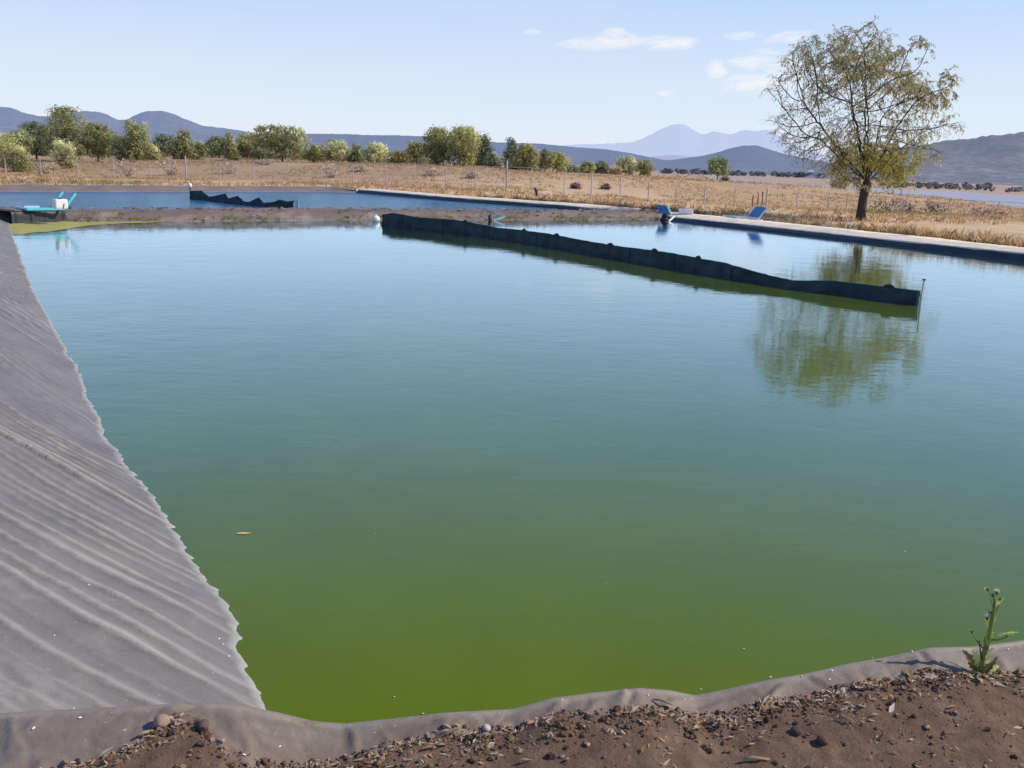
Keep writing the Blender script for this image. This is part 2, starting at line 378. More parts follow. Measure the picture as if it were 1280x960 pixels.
# ------------------------------------------------------------------ terrain heights
CTRL = []
def ctl(px, py, D): q = P(px, py, D); CTRL.append((640+FP*q.x/q.y, q.y, q.z))
for px in range(-60, 1341, 100): ctl(px, fence_base(px), fence_dist(px))
for t in TREES: ctl(t[0], t[1], t[2])
for px in (0, 200, 400): CTRL.append((px, 64, .22))
for px, D in ((500, 66), (600, 58), (690, 54), (800, 50), (900, 47), (1000, 43), (1100, 40), (1200, 36), (1290, 33)): CTRL.append((px, D, .11)); CTRL.append((px, D*.85, .10))
for px in range(1000, 1400, 60): CTRL.append((px, 46, .02))
for px in range(-700, 2200, 150): CTRL.append((px, 25, .25 if px < 700 else .10)); CTRL.append((px, 12, .28 if px < 700 else .25))
for px in (-900, -600, -300, -100): CTRL.append((px, 130, -.7)); CTRL.append((px, 320, -.5))
for px in range(-900, 760, 150): CTRL.append((px, 320, -.4)); CTRL.append((px, 900, -.5)); CTRL.append((px, 3000, -2)); CTRL.append((px, 20000, -4))
LK = -12.0
near_shore = [(790, 1700), (830, 1250), (880, 980), (960, 705), (1100, 560), (1280, 450), (1500, 380), (2000, 330)]
far_shore = [(800, 1900), (820, 1700), (1000, 1000), (1140, 900), (1280, 815), (1500, 800), (2000, 800)]
for px, D in near_shore: CTRL.append((px, D, LK)); CTRL.append((px, D*.9, LK+1.0)); CTRL.append((px, D*1.12, LK-3))
for px, D in far_shore: CTRL.append((px, D, LK)); CTRL.append((px, D*1.1, LK+.6)); CTRL.append((px, D*1.5, LK+3)); CTRL.append((px, 4000, LK+2)); CTRL.append((px, 20000, -10))
for px, D in ((1000, 850), (1140, 730), (1280, 640), (1500, 580), (2000, 550), (900, 1080), (860, 1250)): CTRL.append((px, D, LK-4))
for px in (1400, 1700, 2100): CTRL.append((px, 90, -2.4)); CTRL.append((px, 200, -6))
CA = np.array(CTRL)
def hterr(x, y):
    x = np.atleast_1d(np.asarray(x, float)); y = np.atleast_1d(np.asarray(y, float))
    D = np.maximum(y, 9.0); px = np.clip(640+FP*x/D, -1200, 2400)
    a = px/90.0; b = np.log(D)*9.0
    ca = CA[:, 0]/90.0; cb = np.log(CA[:, 1])*9.0
    d2 = (a[:, None]-ca[None])**2+(b[:, None]-cb[None])**2+.02
    w = d2**-2.0
    return (w*CA[None, :, 2]).sum(1)/w.sum(1)
def gh(x, y): return float(hterr(x, y)[0])

# ------------------------------------------------------------------ pond edges
LW = [Vector(p) for p in ((-.30, 2.30, 0), (-.96, 3.48, 0), (-1.16, 3.92, 0), (-1.39, 4.38, 0), (-1.74, 4.94, 0), (-2.47, 6.15, 0), (-3.19, 7.24, 0), (-4.28, 9.25, 0), (-7.7, 15.21, 0), (-13.1, 25.07, 0), (-14.2, 27.1, 0), (-15.3, 29.1, 0))]
def Yc(x): return 2.95+.19*x+.055*min(x, 2.6)**2 if x < 2.6 else 3.816+.33*(x-2.6)
CREST_PX = [(-260, 925), (-120, 908), (0, 895), (120, 888), (250, 882), (300, 884), (340, 893), (390, 905), (430, 908), (480, 903), (550, 895), (600, 892), (640, 890), (690, 876), (740, 869), (800, 863), (840, 866), (870, 872), (905, 866), (960, 853), (1010, 845), (1060, 833), (1110, 824), (1165, 812), (1215, 811), (1280, 803), (1400, 785), (1600, 760)]
crest = []
for px, py in CREST_PX:
    d = ray(px, py); t = 1.0
    lo, hi = .5, 12.0
    for _ in range(60):
        t = (lo+hi)/2
        if d.y*t < Yc(d.x*t): lo = t
        else: hi = t
    crest.append((d.x*t, EYE+d.z*t))
crest.sort(); CX = np.array([c[0] for c in crest]); CZ = np.array([c[1] for c in crest])
CZ = np.clip(CZ, .24, .46)
def zc(x): 
    if x > CX[-1]: return .30
    return float(np.interp(x, CX, CZ))
SB_PX = [(-200, 985), (0, 985), (60, 982), (110, 970), (145, 962), (175, 950), (205, 932), (235, 928), (258, 942), (285, 964), (340, 962), (400, 950), (480, 932), (560, 921), (640, 916), (690, 908), (760, 905), (860, 896), (930, 888), (1000, 877), (1100, 862), (1180, 852), (1280, 838), (1450, 815)]
sb = sorted([(q.x, Yc(q.x)-q.y) for q in (W(a, b, .34) for a, b in SB_PX)])
SBX = np.array([s[0] for s in sb]); SBE = np.array([max(.06, s[1]) for s in sb])
def eb(x): return float(np.interp(x, SBX, SBE))
def rim_base(x, e):                       # smooth liner surface over the rim; e = distance from crest towards the camera
    z0 = zc(x)
    if e < 0: return z0-.9*max(0, -e-.02)-3.0*e*e
    return z0-.10*e-1.1*min(e, .12)**2
GROOVES = [((690, 906), (712, 888), .010), ((783, 893), (792, 872), .016), ((815, 847+14), (905, 868), .010), ((1000, 850), (1040, 868), .006), ((905, 872), (860, 884), .008), ((1215, 818), (1228, 838), .006), ((1140, 822), (1165, 846), .007), ((560, 900), (500, 915), .005), ((440, 912), (520, 905), .005), ((640, 896), (600, 915), .006), ((980, 856), (955, 872), .006), ((190, 925), (335, 889), .014), ((320, 900), (410, 915), .014), ((300, 930), (420, 918), .010)]
GR3 = [(W(*a, .35), W(*b, .35), k) for a, b, k in GROOVES]
def rim_z(x, e):
    z = rim_base(x, e); y = Yc(x)-e
    z += .008*nz(x*2.2, y*3.0, 1.7, 4)+.003*nz(x*9, y*9, 4.2, 3)
    wv = nz(x*3.4+e*3.0*math.sin(x*1.7), e*2.2+x*.4, 7.7, 3)
    z += .013*(max(0, .22-abs(wv))/.22)**2*min(1, max(0, e/.05))
    wv = nz(x*7.5-e*5, e*4, 3.1, 3); z -= .006*(max(0, .10-abs(wv))/.10)*min(1, max(0, (e+.01)/.04))
    for a, b, k in GR3:
        ab = b-a; t = max(0, min(1, ((x-a.x)*ab.x+(y-a.y)*ab.y)/(ab.x**2+ab.y**2)))
        qx, qy = a.x+ab.x*t, a.y+ab.y*t; dx, dy = x-qx, y-qy; d = math.hypot(dx, dy)
        if d < .14:
            sd = (ab.x*dy-ab.y*dx)/ab.length
            taper = math.sin(math.pi*min(1, max(.0, .08+.84*t)))
            z += k*taper*(1.0*math.exp(-((sd-.022)/.02)**2)-1.1*math.exp(-(sd/.009)**2))
    return z

# ------------------------------------------------------------------ ground sheet with the pond basin cut out
def off(pts, d, side):
    ns = normals2(pts, side); return [p+n*d for p, n in zip(pts, ns)]
hole = []
lw_out = [p+Vector((-.87, -.49, 0))*.85 for p in LW if p.y > 4.2]
for x in (-2.4,): pass
RW = [Vector(p) for p in ((-10.1, 61.0, 0), (-3.81, 53.4, 0), (1.72, 48.6, 0), (4.9, 44.4, 0), (6.4, 41.2, 0), (9.3, 35.8, 0), (11.5, 31.3, 0), (13.66, 26.4, 0), (21.7, 10.3, 0))]
RWo = off(RW, .35, 1)
hole_pts = [Vector((-2.55, 3.3, 0))]+lw_out+[Vector(p) for p in ((-16.2, 28.6, 0), (-34, 17.3, 0), (-47, 29, 0), (-25.7, 48.1, 0), (-20.0, 53.9, 0), (-12.8, 61.2, 0))]
hole_pts += [p for p in RWo]
hole_pts += [Vector((x, Yc(x)-.03, 0)) for x in (18, 14, 10, 7, 5, 4, 3.2, 2.6)]
hole_pts += [Vector((x, Yc(x)-.03, 0)) for x in np.arange(2.4, -2.41, -.2)]
def inpoly(x, y, poly):
    c = False; j = len(poly)-1
    for i in range(len(poly)):
        a, b = poly[i], poly[j]
        if (a.y > y) != (b.y > y) and x < (b.x-a.x)*(y-a.y)/(b.y-a.y)+a.x: c = not c
        j = i
    return c
def segdist(x, y, poly):
    m = 1e9
    for i in range(len(poly)):
        a, b = poly[i-1], poly[i]; ab = b-a; L = ab.x**2+ab.y**2
        t = max(0, min(1, ((x-a.x)*ab.x+(y-a.y)*ab.y)/L)); m = min(m, math.hypot(x-a.x-ab.x*t, y-a.y-ab.y*t))
    return m
def build_ground():
    pts = [(p.x, p.y) for p in hole_pts]; nh = len(pts)
    r = 3.9
    while r < 26000:
        da = D2R(1.0 if r > 14 else 2.5)
        a = -math.pi
        while a < math.pi:
            fine = abs(a) < D2R(42)
            aa = a+random.uniform(-.3, .3)*da; rr = r*(1+random.uniform(-.015, .015))
            x, y = rr*math.sin(aa), rr*math.cos(aa)
            ok = True
            if r < 90: ok = not inpoly(x, y, hole_pts) and segdist(x, y, hole_pts) > .12
            if ok and (-2.6 < x < 5.6 and 1.9 < y < 5.2): ok = False
            if ok: pts.append((x, y))
            a += da if fine else da*5
        r *= 1.055
    x = -2.6
    while x < 5.6:
        y = 1.9
        while y < min(5.2, Yc(x)-.045): pts.append((x+random.uniform(-.006, .006), y+random.uniform(-.006, .006))); y += .022 if y > 2.35 else .1
        x += .022 if x < 3.2 else .06
    for a in range(12): pts.append((1.2*math.sin(a*.5236), 1.2*math.cos(a*.5236)-.3))
    edges = [(i, (i+1) % nh) for i in range(nh)]
    vs, es, fs, *_ = delaunay_2d_cdt([Vector(p) for p in pts], edges, [], 0, 1e-6)
    V = np.array([(v.x, v.y) for v in vs]); F = [f for f in fs]
    keep = []
    for f in F:
        c = V[list(f)].mean(0)
        if c[1] < 75 and c[1] > 2 and abs(c[0]) < 60 and inpoly(c[0], c[1], hole_pts): continue
        keep.append(tuple(f))
    Z = np.zeros(len(V))
    for i in range(0, len(V), 4000): Z[i:i+4000] = hterr(V[i:i+4000, 0], V[i:i+4000, 1])
    soil = np.zeros(len(V))
    for i, (x, y) in enumerate(V):
        D = math.hypot(x, y)
        if D < 9.5:
            e = Yc(x)-y
            b = eb(x)+.025*nz(x*5, y*5, 9, 4)
            L = rim_base(x, max(e, -.05))
            k = min(1, max(0, (e-b)/.06+.5))
            s = L+max(-.035, min(.022, (e-b)*.45))-max(0, e-b-.05)*.02
            s += k*(.010*nz(x*9, y*9, 2, 5, .8)+.007*nz(x*30, y*30, 5, 4, .8))
            if e < b-.02: s = min(s, rim_z(x, e)-.015)
            if D > 8.5: s = s*(1-(D-8.5))+Z[i]*(D-8.5)
            Z[i] = s; soil[i] = 1
        else:
            if D < 300: Z[i] += .05*nz(x*.35, y*.35, 3)*min(1, max(0, (D-40)/30))
            if D < 14: soil[i] = 1-max(0, (D-9)/5)
            if x > 0 and D < 60:
                ds = segdist(x, y, RWo); soil[i] = max(soil[i], 1-min(1, ds/5.5)**3)
    mb = MB(); mb.add([(V[i, 0], V[i, 1], Z[i]) for i in range(len(V))], keep)
    o = mb.build('ground', M['ground'], None, True); vattr(o, 'soil', soil); tag(o, kind='structure')
build_ground()

# ------------------------------------------------------------------ water
def poly_sheet(name, pts, z, mat, kind='structure'):
    mb = MB(); mb.add([(p[0], p[1], z) for p in pts], [tuple(range(len(pts)))]); return tag(mb.build(name, mat), kind=kind)
DK0, DK1 = Vector((-14.6, 27.8, 0)), Vector((6.3, 41.4, 0))                 # near foot of the embankment
dk_line = [Vector(p) for p in ((-16.2, 28.1, 0), (-14.3, 29.15, 0), (-12.9, 29.75, 0), (-11.4, 30.65, 0), (-6.9, 33.9, 0), (-.81, 37.2, 0), (3.0, 39.4, 0), (5.6, 41.0, 0), (6.9, 41.9, 0))]
dkm = off(dk_line, 1.3, 1)
poly_sheet('pond_water', [(-.1, 3.15), (3, 4.3), (22, 10.6), (22.0, 10.4), (14.0, 26.2), (11.8, 31.4), (9.6, 36), (6.6, 41.5)]+[(p.x, p.y) for p in reversed(dkm)]+[(-14.0, 25.5), (-8.3, 15), (-4.8, 9), (-2.6, 5.4), (-1.3, 3.0), (-.9, 2.6)], 0.0, M['water'])
poly_sheet('far_pond_water', [(p.x, p.y) for p in dkm]+[(5.2, 44.5), (2.0, 48.9), (-3.6, 53.8), (-10, 61.4), (-12.6, 61.0), (-19.8, 53.6), (-25.5, 47.8), (-46, 29), (-34, 17.6), (-16.6, 28.4)], 0.0, M['water_far'])
lake_pts = [(-160+px*0, 0) for px in ()]
lp = [((px-640)/FP*D, D) for px, D in near_shore]; lf = [((px-640)/FP*D, D) for px, D in far_shore]
lakepoly = [(x*.93, y*.93) for x, y in lp]+[(x*1.06, y*1.06) for x, y in reversed(lf)]
poly_sheet('lake_water', lakepoly, LK, M['lake'])

# algae mat
mb = MB(); front = [(2, 283), (8, 288), (18, 293), (40, 291), (62, 289.5), (90, 285), (110, 282), (150, 279.3), (185, 278.2), (240, 276), (300, 275), (360, 274.8)]
back = [(2, 280), (8, 280), (18, 279.4), (40, 278.6), (62, 278), (90, 276.6), (110, 276), (150, 275.2), (185, 275.2), (240, 274.3), (300, 273.8), (360, 274.2)]
fr = resample([W(*p, .006) for p in front], .12); n = len(fr)
bk = resample([W(*p, .006) for p in back], .02)
bk = [bk[int(i*(len(bk)-1)/(n-1))] for i in range(n)]
for i, p in enumerate(fr):
    d = (p-bk[i]); p += Vector((d.x, d.y, 0)).normalized()*(.22*nz(p.x*1.2, p.y*1.2, 0)+.08*nz(p.x*5, p.y*5, 4))
mb.add(fr+bk, [(i, i+1, n+i+1, n+i) for i in range(n-1)])
tag(mb.build('algae_mat', M['algae']), 'olive green floating algae scum along the far left pond edge', 'algae', kind='stuff')

# ------------------------------------------------------------------ left bank liner with pleats
def left_liner():
    pts = [LW[0]+(LW[0]-LW[1])*.2]+LW
    ss = [0.0]
    for a, b in zip(pts, pts[1:]): ss.append(ss[-1]+(b-a).length)
    T = ss[-1]
    def at(s):
        i = 0
        while i < len(ss)-2 and ss[i+1] < s: i += 1
        t = (s-ss[i])/(ss[i+1]-ss[i]); return pts[i].lerp(pts[i+1], t)
    rows = []; ridge = []
    # pleat positions along the skewed coordinate
    R = random.Random(5); pl = []; c = -8.0
    while c < 75:
        far = min(1, max(0, (c-3.0)/5))
        pl.append((c, R.choice((.6, 1, 1, 1.4))*R.uniform(.022, .042)*(1-.25*far), R.uniform(.013, .028))); c += R.uniform(.12, .27)*(1-far)+R.uniform(.08, .17)*far
    pc = np.array([p[0] for p in pl]); pa = np.array([p[1] for p in pl]); pw = np.array([p[2] for p in pl])
    s = 0.0; nd = 130; outw = Vector((-.87, -.49, 0))
    while s < T:
        p = at(s); D = max(p.length, 2.2); row = []
        for j in range(nd):
            d = -.35+2.9*(j/(nd-1))**1.05
            base = .36*d if d < 1.05 else .378+.10*(1-math.exp(-(d-1.05)*2.6))
            k = min(.50+.26*s, 2.9)
            cc = s-k*d+.06*nz(s*.6, d*.7, 3, 2)+.012*nz(s*3, d*2, 8, 3)
            dx = cc-pc; m = np.abs(dx) < .35
            up = dx[m]; w = pw[m]
            prof = np.where(up > 0, np.exp(-up/(w*3.6)), np.exp(up/(w*.55)))*pa[m]
            rz = float(prof.max()) if len(prof) else 0
            fade = (.55+.45*min(1, max(0, 1.3-d)))*(.75+.5*nz(s*.5, d*.9, 11, 2))*(.26+.74*min(1, max(0, d/.40)))
            rzz = rz*fade
            q = p+outw*d
            # puckered, crushed area by the corner and the far-left
            cr = math.exp(-((d-.92)/.24)**2-((s-1.55)/.30)**2)+.8*math.exp(-((d-1.25)/.3)**2-((s-3.6)/.5)**2)+.5*math.exp(-((d-.95)/.2)**2-((s-2.6)/.35)**2)
            zz = base+rzz+.014*nz(s*1.3, d*1.7, 2, 4)+.0065*nz(cc*9, d*1.3, 5, 4)+cr*.045*(.5-abs(nz(q.x*5+q.y*3, q.y*6, 1, 5)))
            e = Yc(q.x)-q.y
            if e > -.05: zz = min(zz, rim_base(q.x, max(e, -.05))-.02-.25*max(0, e))
            row.append(Vector((q.x, q.y, zz))); ridge.append(min(1, max(0, (rzz/(.3+.7*min(1, max(0, d/.3)))-.010)/.018+.25*nz(cc*14, d*1.5, 15, 3)))+cr*.8*max(0, .45-2*abs(nz(q.x*5+q.y*3, q.y*6, 1, 5))))  # pale crest mask, paints light and dark contrast into the pleats
        rows.append(row); s += max(.012, .0052*D)
    o = strip(rows, 'pond_liner', M['liner']); vattr(o, 'ridge', ridge); vattr(o, 'soil', [0]*len(ridge))
    tag(o, 'wide pleated grey plastic liner sheet covering the left bank of the pond', 'pond liner')
left_liner()

# near rim liner
def near_liner():
    rows = []; soil = []; ridge = []
    x = -2.6
    es = [-.42, -.3, -.2, -.14, -.10, -.075, -.06, -.05, -.04, -.03, -.02, -.012, -.004]+[i*.011 for i in range(0, 36)]+[.44, .52, .56]
    while x < 4.2:
        row = []
        for e in es:
            z = rim_z(x, e)-(.35 if e > .55 else 0)
            if e < 0: z = rim_base(x, e)+.002*nz(x*4, e*4, 2, 3)
            row.append(Vector((x, Yc(x)-e, z)))
            b = eb(x); soil.append(min(1, max(0, (e-b+.12)/.12))*.75 if e > 0 else 0)
            ridge.append(math.exp(-(max(e, -.05)/.02)**2)*.55+max(0, nz(x*3, e*8, 2, 4))*.3)
        rows.append(row); x += .012
    while x < 22:
        rows.append([Vector((x, Yc(x)-e, .30+rim_base(4.1, e)-zc(4.1)-(.35 if e > .55 else 0))) for e in es]); soil += [0]*len(es); ridge += [0]*len(es); x += .4
    o = strip(rows, 'pond_liner', M['rimliner']); vattr(o, 'soil', soil); vattr(o, 'ridge', ridge)
    tag(o, 'dusty grey-brown liner hem folded over the near rim in front of the soil', 'pond liner')
near_liner()

# ------------------------------------------------------------------ right edge: dark liner wall and concrete path
rw = smooth_line(resample(RW, .25), 12); rn = normals2(rw, 1)
rows = []; ridge = []
for i, (p, n) in enumerate(zip(rw, rn)):
    w1 = .05*nz(i*.05, 0, 1, 3)+.025*nz(i*.35, 0, 2, 3)
    sag = .03*nz(i*.12, 0, 6, 3)
    hw = float(np.interp(p.y, [24, 31, 41, 48, 60], [1.1, .68, .60, .85, 1.0]))
    prof = [(-.12, -.2), (-.05+w1*.5, -.02), (w1, .05), (.05+w1, .09), (.10+w1*.5, .135+sag*.5), (.15+w1*.3, .165+sag), (.22, .182+sag*.6), (.32, .186), (.42, .15)]
    rows.append([p+n*(a if a < .1 else .1+(a-.1)*.6)+Vector((0, 0, (b*hw if b > 0 else b)+.014*nz(i*.4, b*9, 3, 2))) for a, b in prof])
o = strip(rows, 'pond_liner', M['darkliner']); tag(o, 'dark blackish liner wall below the concrete path on the far right', 'pond liner')
rows = []
for i, (p, n) in enumerate(zip(rw, rn)):
    hw = float(np.interp(p.y, [24, 31, 41, 48, 60], [1.1, .68, .60, .85, 1.0]))*.187-.187; o1 = .15+.03*nz(i*.2, 0, 9, 3); o2 = 1.45+.22*nz(i*.09, 0, 5, 5)
    rows.append([p+n*o1+Vector((0, 0, .14+hw)), p+n*(o1+.004)+Vector((0, 0, .205+hw)), p+n*(o1+.05)+Vector((0, 0, .215+hw)), p+n*.9+Vector((0, 0, .240+hw*.3+.004*nz(i*.1, 1, 1))), p+n*o2+Vector((0, 0, .245)), p+n*(o2+.06)+Vector((0, 0, .0))])
o = strip(rows, 'path', M['concrete']); tag(o, kind='structure')

# ------------------------------------------------------------------ embankment between the ponds
dl = smooth_line(resample(dk_line, .18), 4); dn = normals2(dl, 1); rows = []; ridge = []; soilv = []
for i, (p, n) in enumerate(zip(dl, dn)):
    row = []
    wide = 1+.0*i
    for a, b in ((-.45, -.2), (-.12, -.05), (.0, .0), (.14, .07), (.30, .15), (.46, .22), (.62, .275), (.8, .305), (1.0, .315), (1.3, .32), (1.6, .31), (1.9, .26), (2.2, .16), (2.5, .03), (2.8, -.12), (3.0, -.2)):
        r = .06*nz(i*.10, a*1.2, 3, 4)+.06*nz(i*.45, a*4, 7, 3)
        q = p+n*(a+.10*nz(i*.07, 0, 1, 3))+Vector((0, 0, b*(1+.10*nz(i*.03, 0, 4, 2))+(r if b > -.02 else 0)*.7)); row.append(q)
        ridge.append(min(1, max(0, r*14))); soilv.append(1.0 if a > .5 else .7)
    rows.append(row)
o = strip(rows, 'embankment', M['bankliner']); vattr(o, 'ridge', ridge); vattr(o, 'soil', soilv); tag(o, kind='structure')
# far bank of the far pond
bl = [Vector(p) for p in ((-10.05, 60.9, 0), (-12.24, 60.5, 0), (-19.45, 53.1, 0), (-25.1, 47.4, 0), (-46.4, 28.6, 0))]
bl = smooth_line(resample(bl, .25), 4); bn = normals2(bl, -1); rows = []; ridge = []
for i, (p, n) in enumerate(zip(bl, bn)):
    rows.append([p+n*a+Vector((0, 0, b+(.03*nz(i*.3, a*2, 7, 3) if b > 0 else 0))) for a, b in ((-.3, -.1), (0, .0), (.3, .10), (.6, .19), (.9, .265), (1.2, .29), (1.7, .28), (2.2, .15))]); ridge += [max(0, nz(i*.2, k, 3))*.5 for k in range(8)]
o = strip(rows, 'pond_liner', M['bankliner']); vattr(o, 'ridge', ridge); vattr(o, 'soil', [.3]*len(ridge))
tag(o, 'grey sloping liner along the back bank of the far pond', 'pond liner')

# ------------------------------------------------------------------ net barriers
def barrier(name, base, heights, label, posts, seams, floats, hemthick=.012):
    root = empty(name, (0, 0, 0)); tag(root, label, 'barrier')
    xs = [k[0] for k in heights]
    L = [0.0]
    for a, b in zip(base, base[1:]): L.append(L[-1]+(b-a).length)
    T = L[-1]; n = int(T/.09); rows = []; tops = []
    pts = smooth_line(resample(base, .09), 10)
    for i, p in enumerate(pts):
        u = i/(len(pts)-1); h = float(np.interp(u, xs, [k[1] for k in heights]))+.006*nz(i*.15, 0, 2, 3)
        nn = normals2(pts[max(0, i-1):i+2], 1)[min(1, i)] if 0 < i < len(pts)-1 else Vector((.8, .6, 0))
        row = []
        for k in range(7):
            t = k/6; bulge = .09*math.sin(t*math.pi)*nz(i*.10, 3, 1, 3)+.05*nz(i*.35, t*2.2, 2, 3)
            row.append(p+nn*bulge+Vector((0, 0, -.06+(h+.06)*t)))
        rows.append(row); tops.append(row[-1]+Vector((0, 0, .004)))
    strip(rows, 'net', M['net'], root)
    mb = MB(); mb.tube(tops, hemthick, 5); mb.build('hem', M['nethem'], root, True)
    for u in seams:
        i = int(u*(len(rows)-1)); mb = MB(); mb.tube([q+Vector((-.006, -.006, 0)) for q in rows[i]], .012, 5); mb.build('seam', M['black'], root)
    for u in floats:
        i = int(u*(len(rows)-1)); mb = MB(); mb.tube([tops[max(0, i-1)]+Vector((0, 0, .015)), tops[i]+Vector((0, 0, .03)), tops[min(i+1, len(tops)-1)]+Vector((0, 0, .015))], [.022, .035, .022], 7); mb.build('float', M['black'], root, True)
    return root, rows, tops
b1 = [W(*q) for q in ((478, 281), (520, 286), (560, 290.5), (640, 301), (700, 311), (760, 322), (830, 334), (900, 346.5), (990, 362), (1060, 370), (1148, 382))]
r1, rows1, tops1 = barrier('net_barrier', b1, [(0, .33), (.03, .42), (.1, .36), (.2, .40), (.3, .31), (.42, .34), (.5, .31), (.6, .30), (.68, .33), (.78, .30), (.84, .20), (.88, .16), (.92, .24), (1, .245)],
    'long dark net barrier floating diagonally across the near pond', 0, (.0, .16, .28, .40, .62, .70, .80), (.22, .37, .45, .58, .665, .745, .975))
e = rows1[-1][0]
mb = MB(); mb.tube([(e.x+.02, e.y-.02, -.3), (e.x+.02, e.y-.02, .20)], .02, 8); mb.tube([(e.x+.025, e.y-.02, .2), (e.x+.035, e.y-.02, .44)], .012, 8); mb.build('end_post', M['post'], r1)
mb = MB(); mb.tube([(e.x+.035, e.y-.02, .44), (e.x+.035, e.y-.02, .46)], .028, 8); mb.build('post_cap', M['black'], r1)
mb = MB(); mb.box((e.x-.02, e.y+.01, .10), (.03, .05, .32)); mb.build('end_batten', M['nethem'], r1)
s0 = W(470, 277); mb = MB()
bm = bmesh.new(); bmesh.ops.create_uvsphere(bm, u_segments=12, v_segments=8, radius=.145); bmesh.ops.scale(bm, vec=(1, 1, .85), verts=bm.verts)
for v in bm.verts: v.co += v.normal*.01*nz(v.co.x*20, v.co.y*20)
bm.verts.index_update(); mb.add([v.co[:] for v in bm.verts], [[v.index for v in f.verts] for f in bm.faces]); bm.free()
mb.tube([(0, 0, .11), (0, 0, .16)], .025, 8)
tag(mb.build('float_buoy', M['white'], None, True, (s0.x, s0.y, .09)), 'white buoy floating at the far end of the long near net barrier', 'buoy')
b2 = [W(*q) for q in ((238, 248.5), (275, 252.5), (310, 257), (340, 259.5), (368, 261))]
b2[-1] = b2[-1].lerp(b2[-2], .0)
r2, rows2, tops2 = barrier('net_barrier', b2, [(0, .36), (.14, .42), (.18, .30), (.23, .17), (.42, .40), (.46, .20), (.58, .36), (.64, .16), (.70, .14), (.78, .38), (.81, .16), (.88, .22), (.92, .34), (.96, .27), (1, .33)],
    'short dark net barrier with scalloped top edge in the far pond', 0, (0, .42, .78), ())
e = rows2[-1][0]; mb = MB(); mb.box((e.x+.1, e.y+.05, .17), (.14, .05, .46)); mb.build('end_post', M['mint'], r2)
e = rows2[0][0]; mb = MB(); mb.tube([(e.x, e.y, -.2), (e.x, e.y, .55)], .025, 8); mb.build('start_post', M['black'], r2)
mb = MB(); bm = bmesh.new(); bmesh.ops.create_uvsphere(bm, u_segments=10, v_segments=8, radius=.10); bmesh.ops.scale(bm, vec=(1, 1, 1.25), verts=bm.verts); bm.verts.index_update()
mb.add([v.co[:] for v in bm.verts], [[v.index for v in f.verts] for f in bm.faces]); bm.free()
mb.build('post_ball', M['white'], r2, True, (e.x, e.y, .62))

# ------------------------------------------------------------------ pier block and painted frames
pf0, pf1 = W(22, 279), W(83, 277); ax = (pf1-pf0).normalized(); ay = Vector((-ax.y, ax.x, 0)); PL_ = (pf1-pf0).length
rows = []
prof = [(-.25, -.03), (.0, .0), (.08, .01), (.16, .015), (.24, .02), (.31, .03), (.335, .06), (.34, .3), (.34, .8), (.33, 1.3), (.2, 1.4)]
root = empty('pier', (pf0.x, pf0.y, 0)); tag(root, 'small square pier wrapped in dark liner under the turquoise frame', 'pier')
n = 60
for i in range(n+1):
    t = i/n; q = Vector((0, 0, 0))+ax*(PL_*(t*1.10-.10))
    cr = .035*max(0, nz(t*9, 0, 2, 3))
    rows.append([q+ay*(b-cr*(1 if k < 6 else .2)*2)+Vector((0, 0, a)) for k, (a, b) in enumerate(prof)])
endp = [r_ for r_ in rows[-1]]
rows.append([p+ax*.01+Vector((0, 0, -.004)) for p in endp]); rows.append([Vector((endp[0].x, endp[0].y, -.2))+ax*.05+ay*max(0, (p-endp[0]).dot(ay)) for p in endp])
strip(rows, 'wrapped_liner', M['darkliner'], root)
mb = MB(); mb.box(ax*(PL_*.5)+ay*.8+Vector((0, 0, .352)), (PL_*.96, 1.2, .02), Matrix.Rotation(math.atan2(ax.y, ax.x), 3, 'Z')); mb.build('top_board', M['rock'], root)

def beam(mb, a, b, w, t=None):
    a, b = Vector(a), Vector(b); d = b-a; rot = d.to_track_quat('X', 'Z').to_matrix(); mb.box((a+b)/2, (d.length, t or w, w), rot, None, 0, .008)
def frame_thing(name, label, cat, o, ax, ay, z, L, depth, lean, armL, rail_mats, panel=None, arm_mat='paleblue', foot=None, tk=.07, back_short=1.0, angle=52, extras=()):
    root = empty(name, (o.x, o.y, z)); tag(root, label, cat)
    ca, sa = math.cos(D2R(angle)), math.sin(D2R(angle))
    for k, dy in enumerate((0, depth)):
        l = L*(back_short if k else 1)
        mb = MB(); beam(mb, ax*(L-l-(.15 if k else 0))+ay*dy, ax*(L-(.35*L if (k and back_short < 1) else 0))+ay*dy, tk); mb.build('rail', M[rail_mats[k]], root)
        mb = MB(); a0 = ax*L+ay*dy+Vector((0, 0, .02)); beam(mb, a0, a0+ax*(armL*ca)+Vector((0, 0, armL*sa)), tk); mb.build('arm', M[arm_mat], root)
    mb = MB(); beam(mb, ax*(.05)+ay*.04, ax*.05+ay*(depth-.04), tk*.8); mb.build('cross_bar', M[rail_mats[1]], root)
    if panel:
        mb = MB(); c = ax*(L+armL*ca*.52)+ay*(depth/2)+Vector((0, 0, .02+armL*sa*.52))
        xd = (ax*ca+Vector((0, 0, sa))).normalized(); rot = Matrix((xd, ay, xd.cross(ay))).transposed(); mb.box(c, (armL*.94, depth-tk-.01, .03), rot, None, 0, .006); mb.build('panel', M[panel], root)
    if foot:
        mb = MB(); mb.box(ax*(L*.9)+ay*(-.02)+Vector((0, 0, -.10)), (.42, .25, .12), Matrix.Rotation(math.atan2(ax.y, ax.x), 3, 'Z'), None, 0, .03); mb.build('foot', M[foot], root)
    return root
ZT = .40
fa = W(33, 261.5, ZT); fb = W(81, 261, ZT); axf = (fb-fa).normalized(); ayf = Vector((-axf.y, axf.x, 0))
